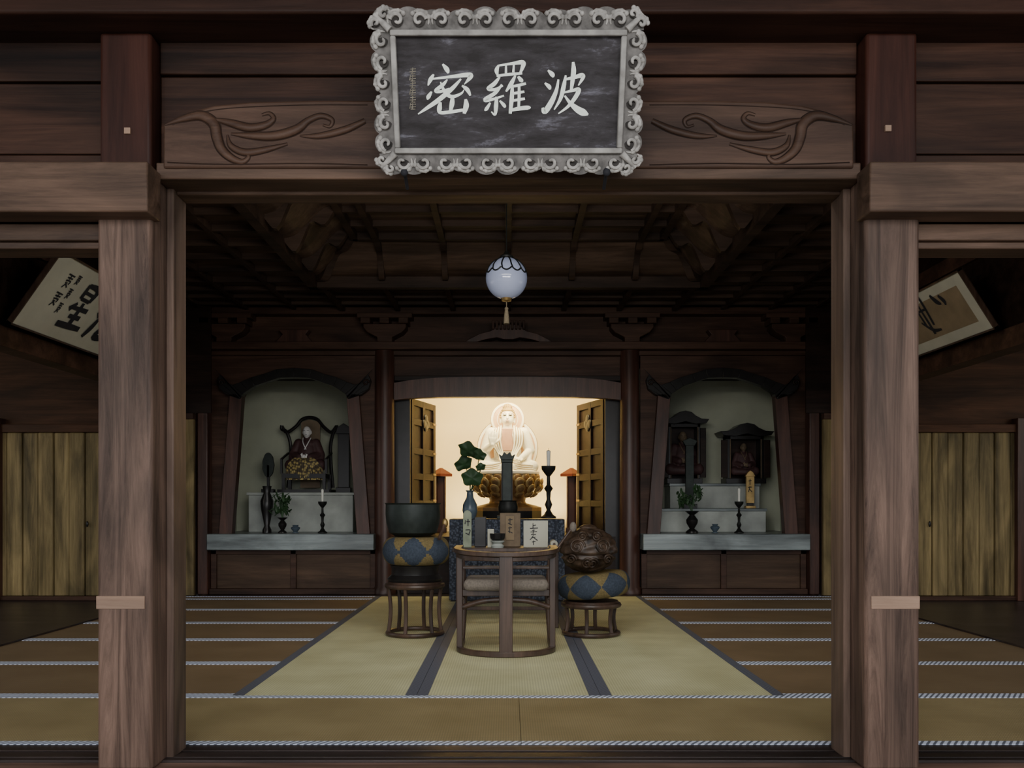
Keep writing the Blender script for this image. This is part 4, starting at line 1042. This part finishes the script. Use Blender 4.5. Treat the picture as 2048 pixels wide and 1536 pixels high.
brush('lettering',[[(1497,962,1.5),(1503,961,1.5)],[(1500,958,1.5),(1500,970,1.5)],[(1496,975,1.5),(1504,974,1.5)],[(1500,972,1.5),(1497,984,1.5)],[(1499,978,1.5),(1504,984,1.5)]],lambda x,y,l: Vector((X(x,9.9),9.9-l,Z(y,9.9))),'ink',g)
g=group('memorial_tablet'); mb=MB(); dd=9.9; xx=X(1379,dd)
mb.box(xx-.08,xx+.08,dd-.04,dd+.04,r1+.001,r1+.05,'black').box(xx-.045,xx+.045,dd-.02,dd+.02,r1+.05,Z(890,dd),'bronze').prism([(xx-.08,Z(882,dd)),(xx-.05,Z(892,dd)),(xx+.05,Z(892,dd)),(xx+.08,Z(882,dd)),(xx,Z(876,dd))],dd-.03,dd+.03,'bronze').obj('tablet',g,bevel=.003)

# ================================================================== LIGHTS
w=bpy.data.worlds.new('world'); bpy.context.scene.world=w; w.use_nodes=True
bg=w.node_tree.nodes['Background']; bg.inputs[0].default_value=(.95,.97,1,1); bg.inputs[1].default_value=1.6
def area(nm,loc,tgt,sx,sy,p,col):
    l=bpy.data.lights.new(nm,'AREA'); l.shape='RECTANGLE'; l.size=sx; l.size_y=sy; l.energy=p; l.color=col
    o=bpy.data.objects.new(nm,l); bpy.context.collection.objects.link(o); o.location=loc
    o.rotation_euler=(Vector(tgt)-Vector(loc)).to_track_quat('-Z','Y').to_euler(); return o
area('alcove_lamp_upper',(0,10.02,2.40),(0,11.3,1.35),1.5,.2,58,(1,.84,.47))
area('alcove_lamp_rear',(0,11.0,.75),(0,11.3,2.0),1.6,.15,20,(1,.81,.42))
area('courtyard_skylight',(0,-4,2.6),(0,6,.3),7,2.4,320,(.98,.98,1))
area('hall_fill_light',(0,4.2,2.95),(0,6.3,.2),2.2,.5,26,(1,.97,.90))  # unseen fill light added to brighten the hall and centre mats
area('lintel_fill_light',(0,3.62,2.36),(0,7.6,3.3),2.2,.12,40,(1,.95,.88))  # added fill, hidden behind the lintel, to lift the ceiling and frieze
for s in (-1,1):
    area('corridor_daylight',(s*6.3,6,2.2),(s*4.6,9.0,.8),1.2,1.2,14,(1,.95,.80))
# ================================================================== CAMERA
cam=bpy.data.cameras.new('camera'); co=bpy.data.objects.new('camera',cam); bpy.context.collection.objects.link(co)
co.location=(0,0,EYE); co.rotation_euler=(PI/2,0,0)
cam.sensor_width=36; cam.sensor_fit='HORIZONTAL'; cam.lens=FP/2048*36
cam.shift_x=(1024-VX)/2048; cam.shift_y=(VY-768)/2048; cam.clip_start=.05
bpy.context.scene.camera=co
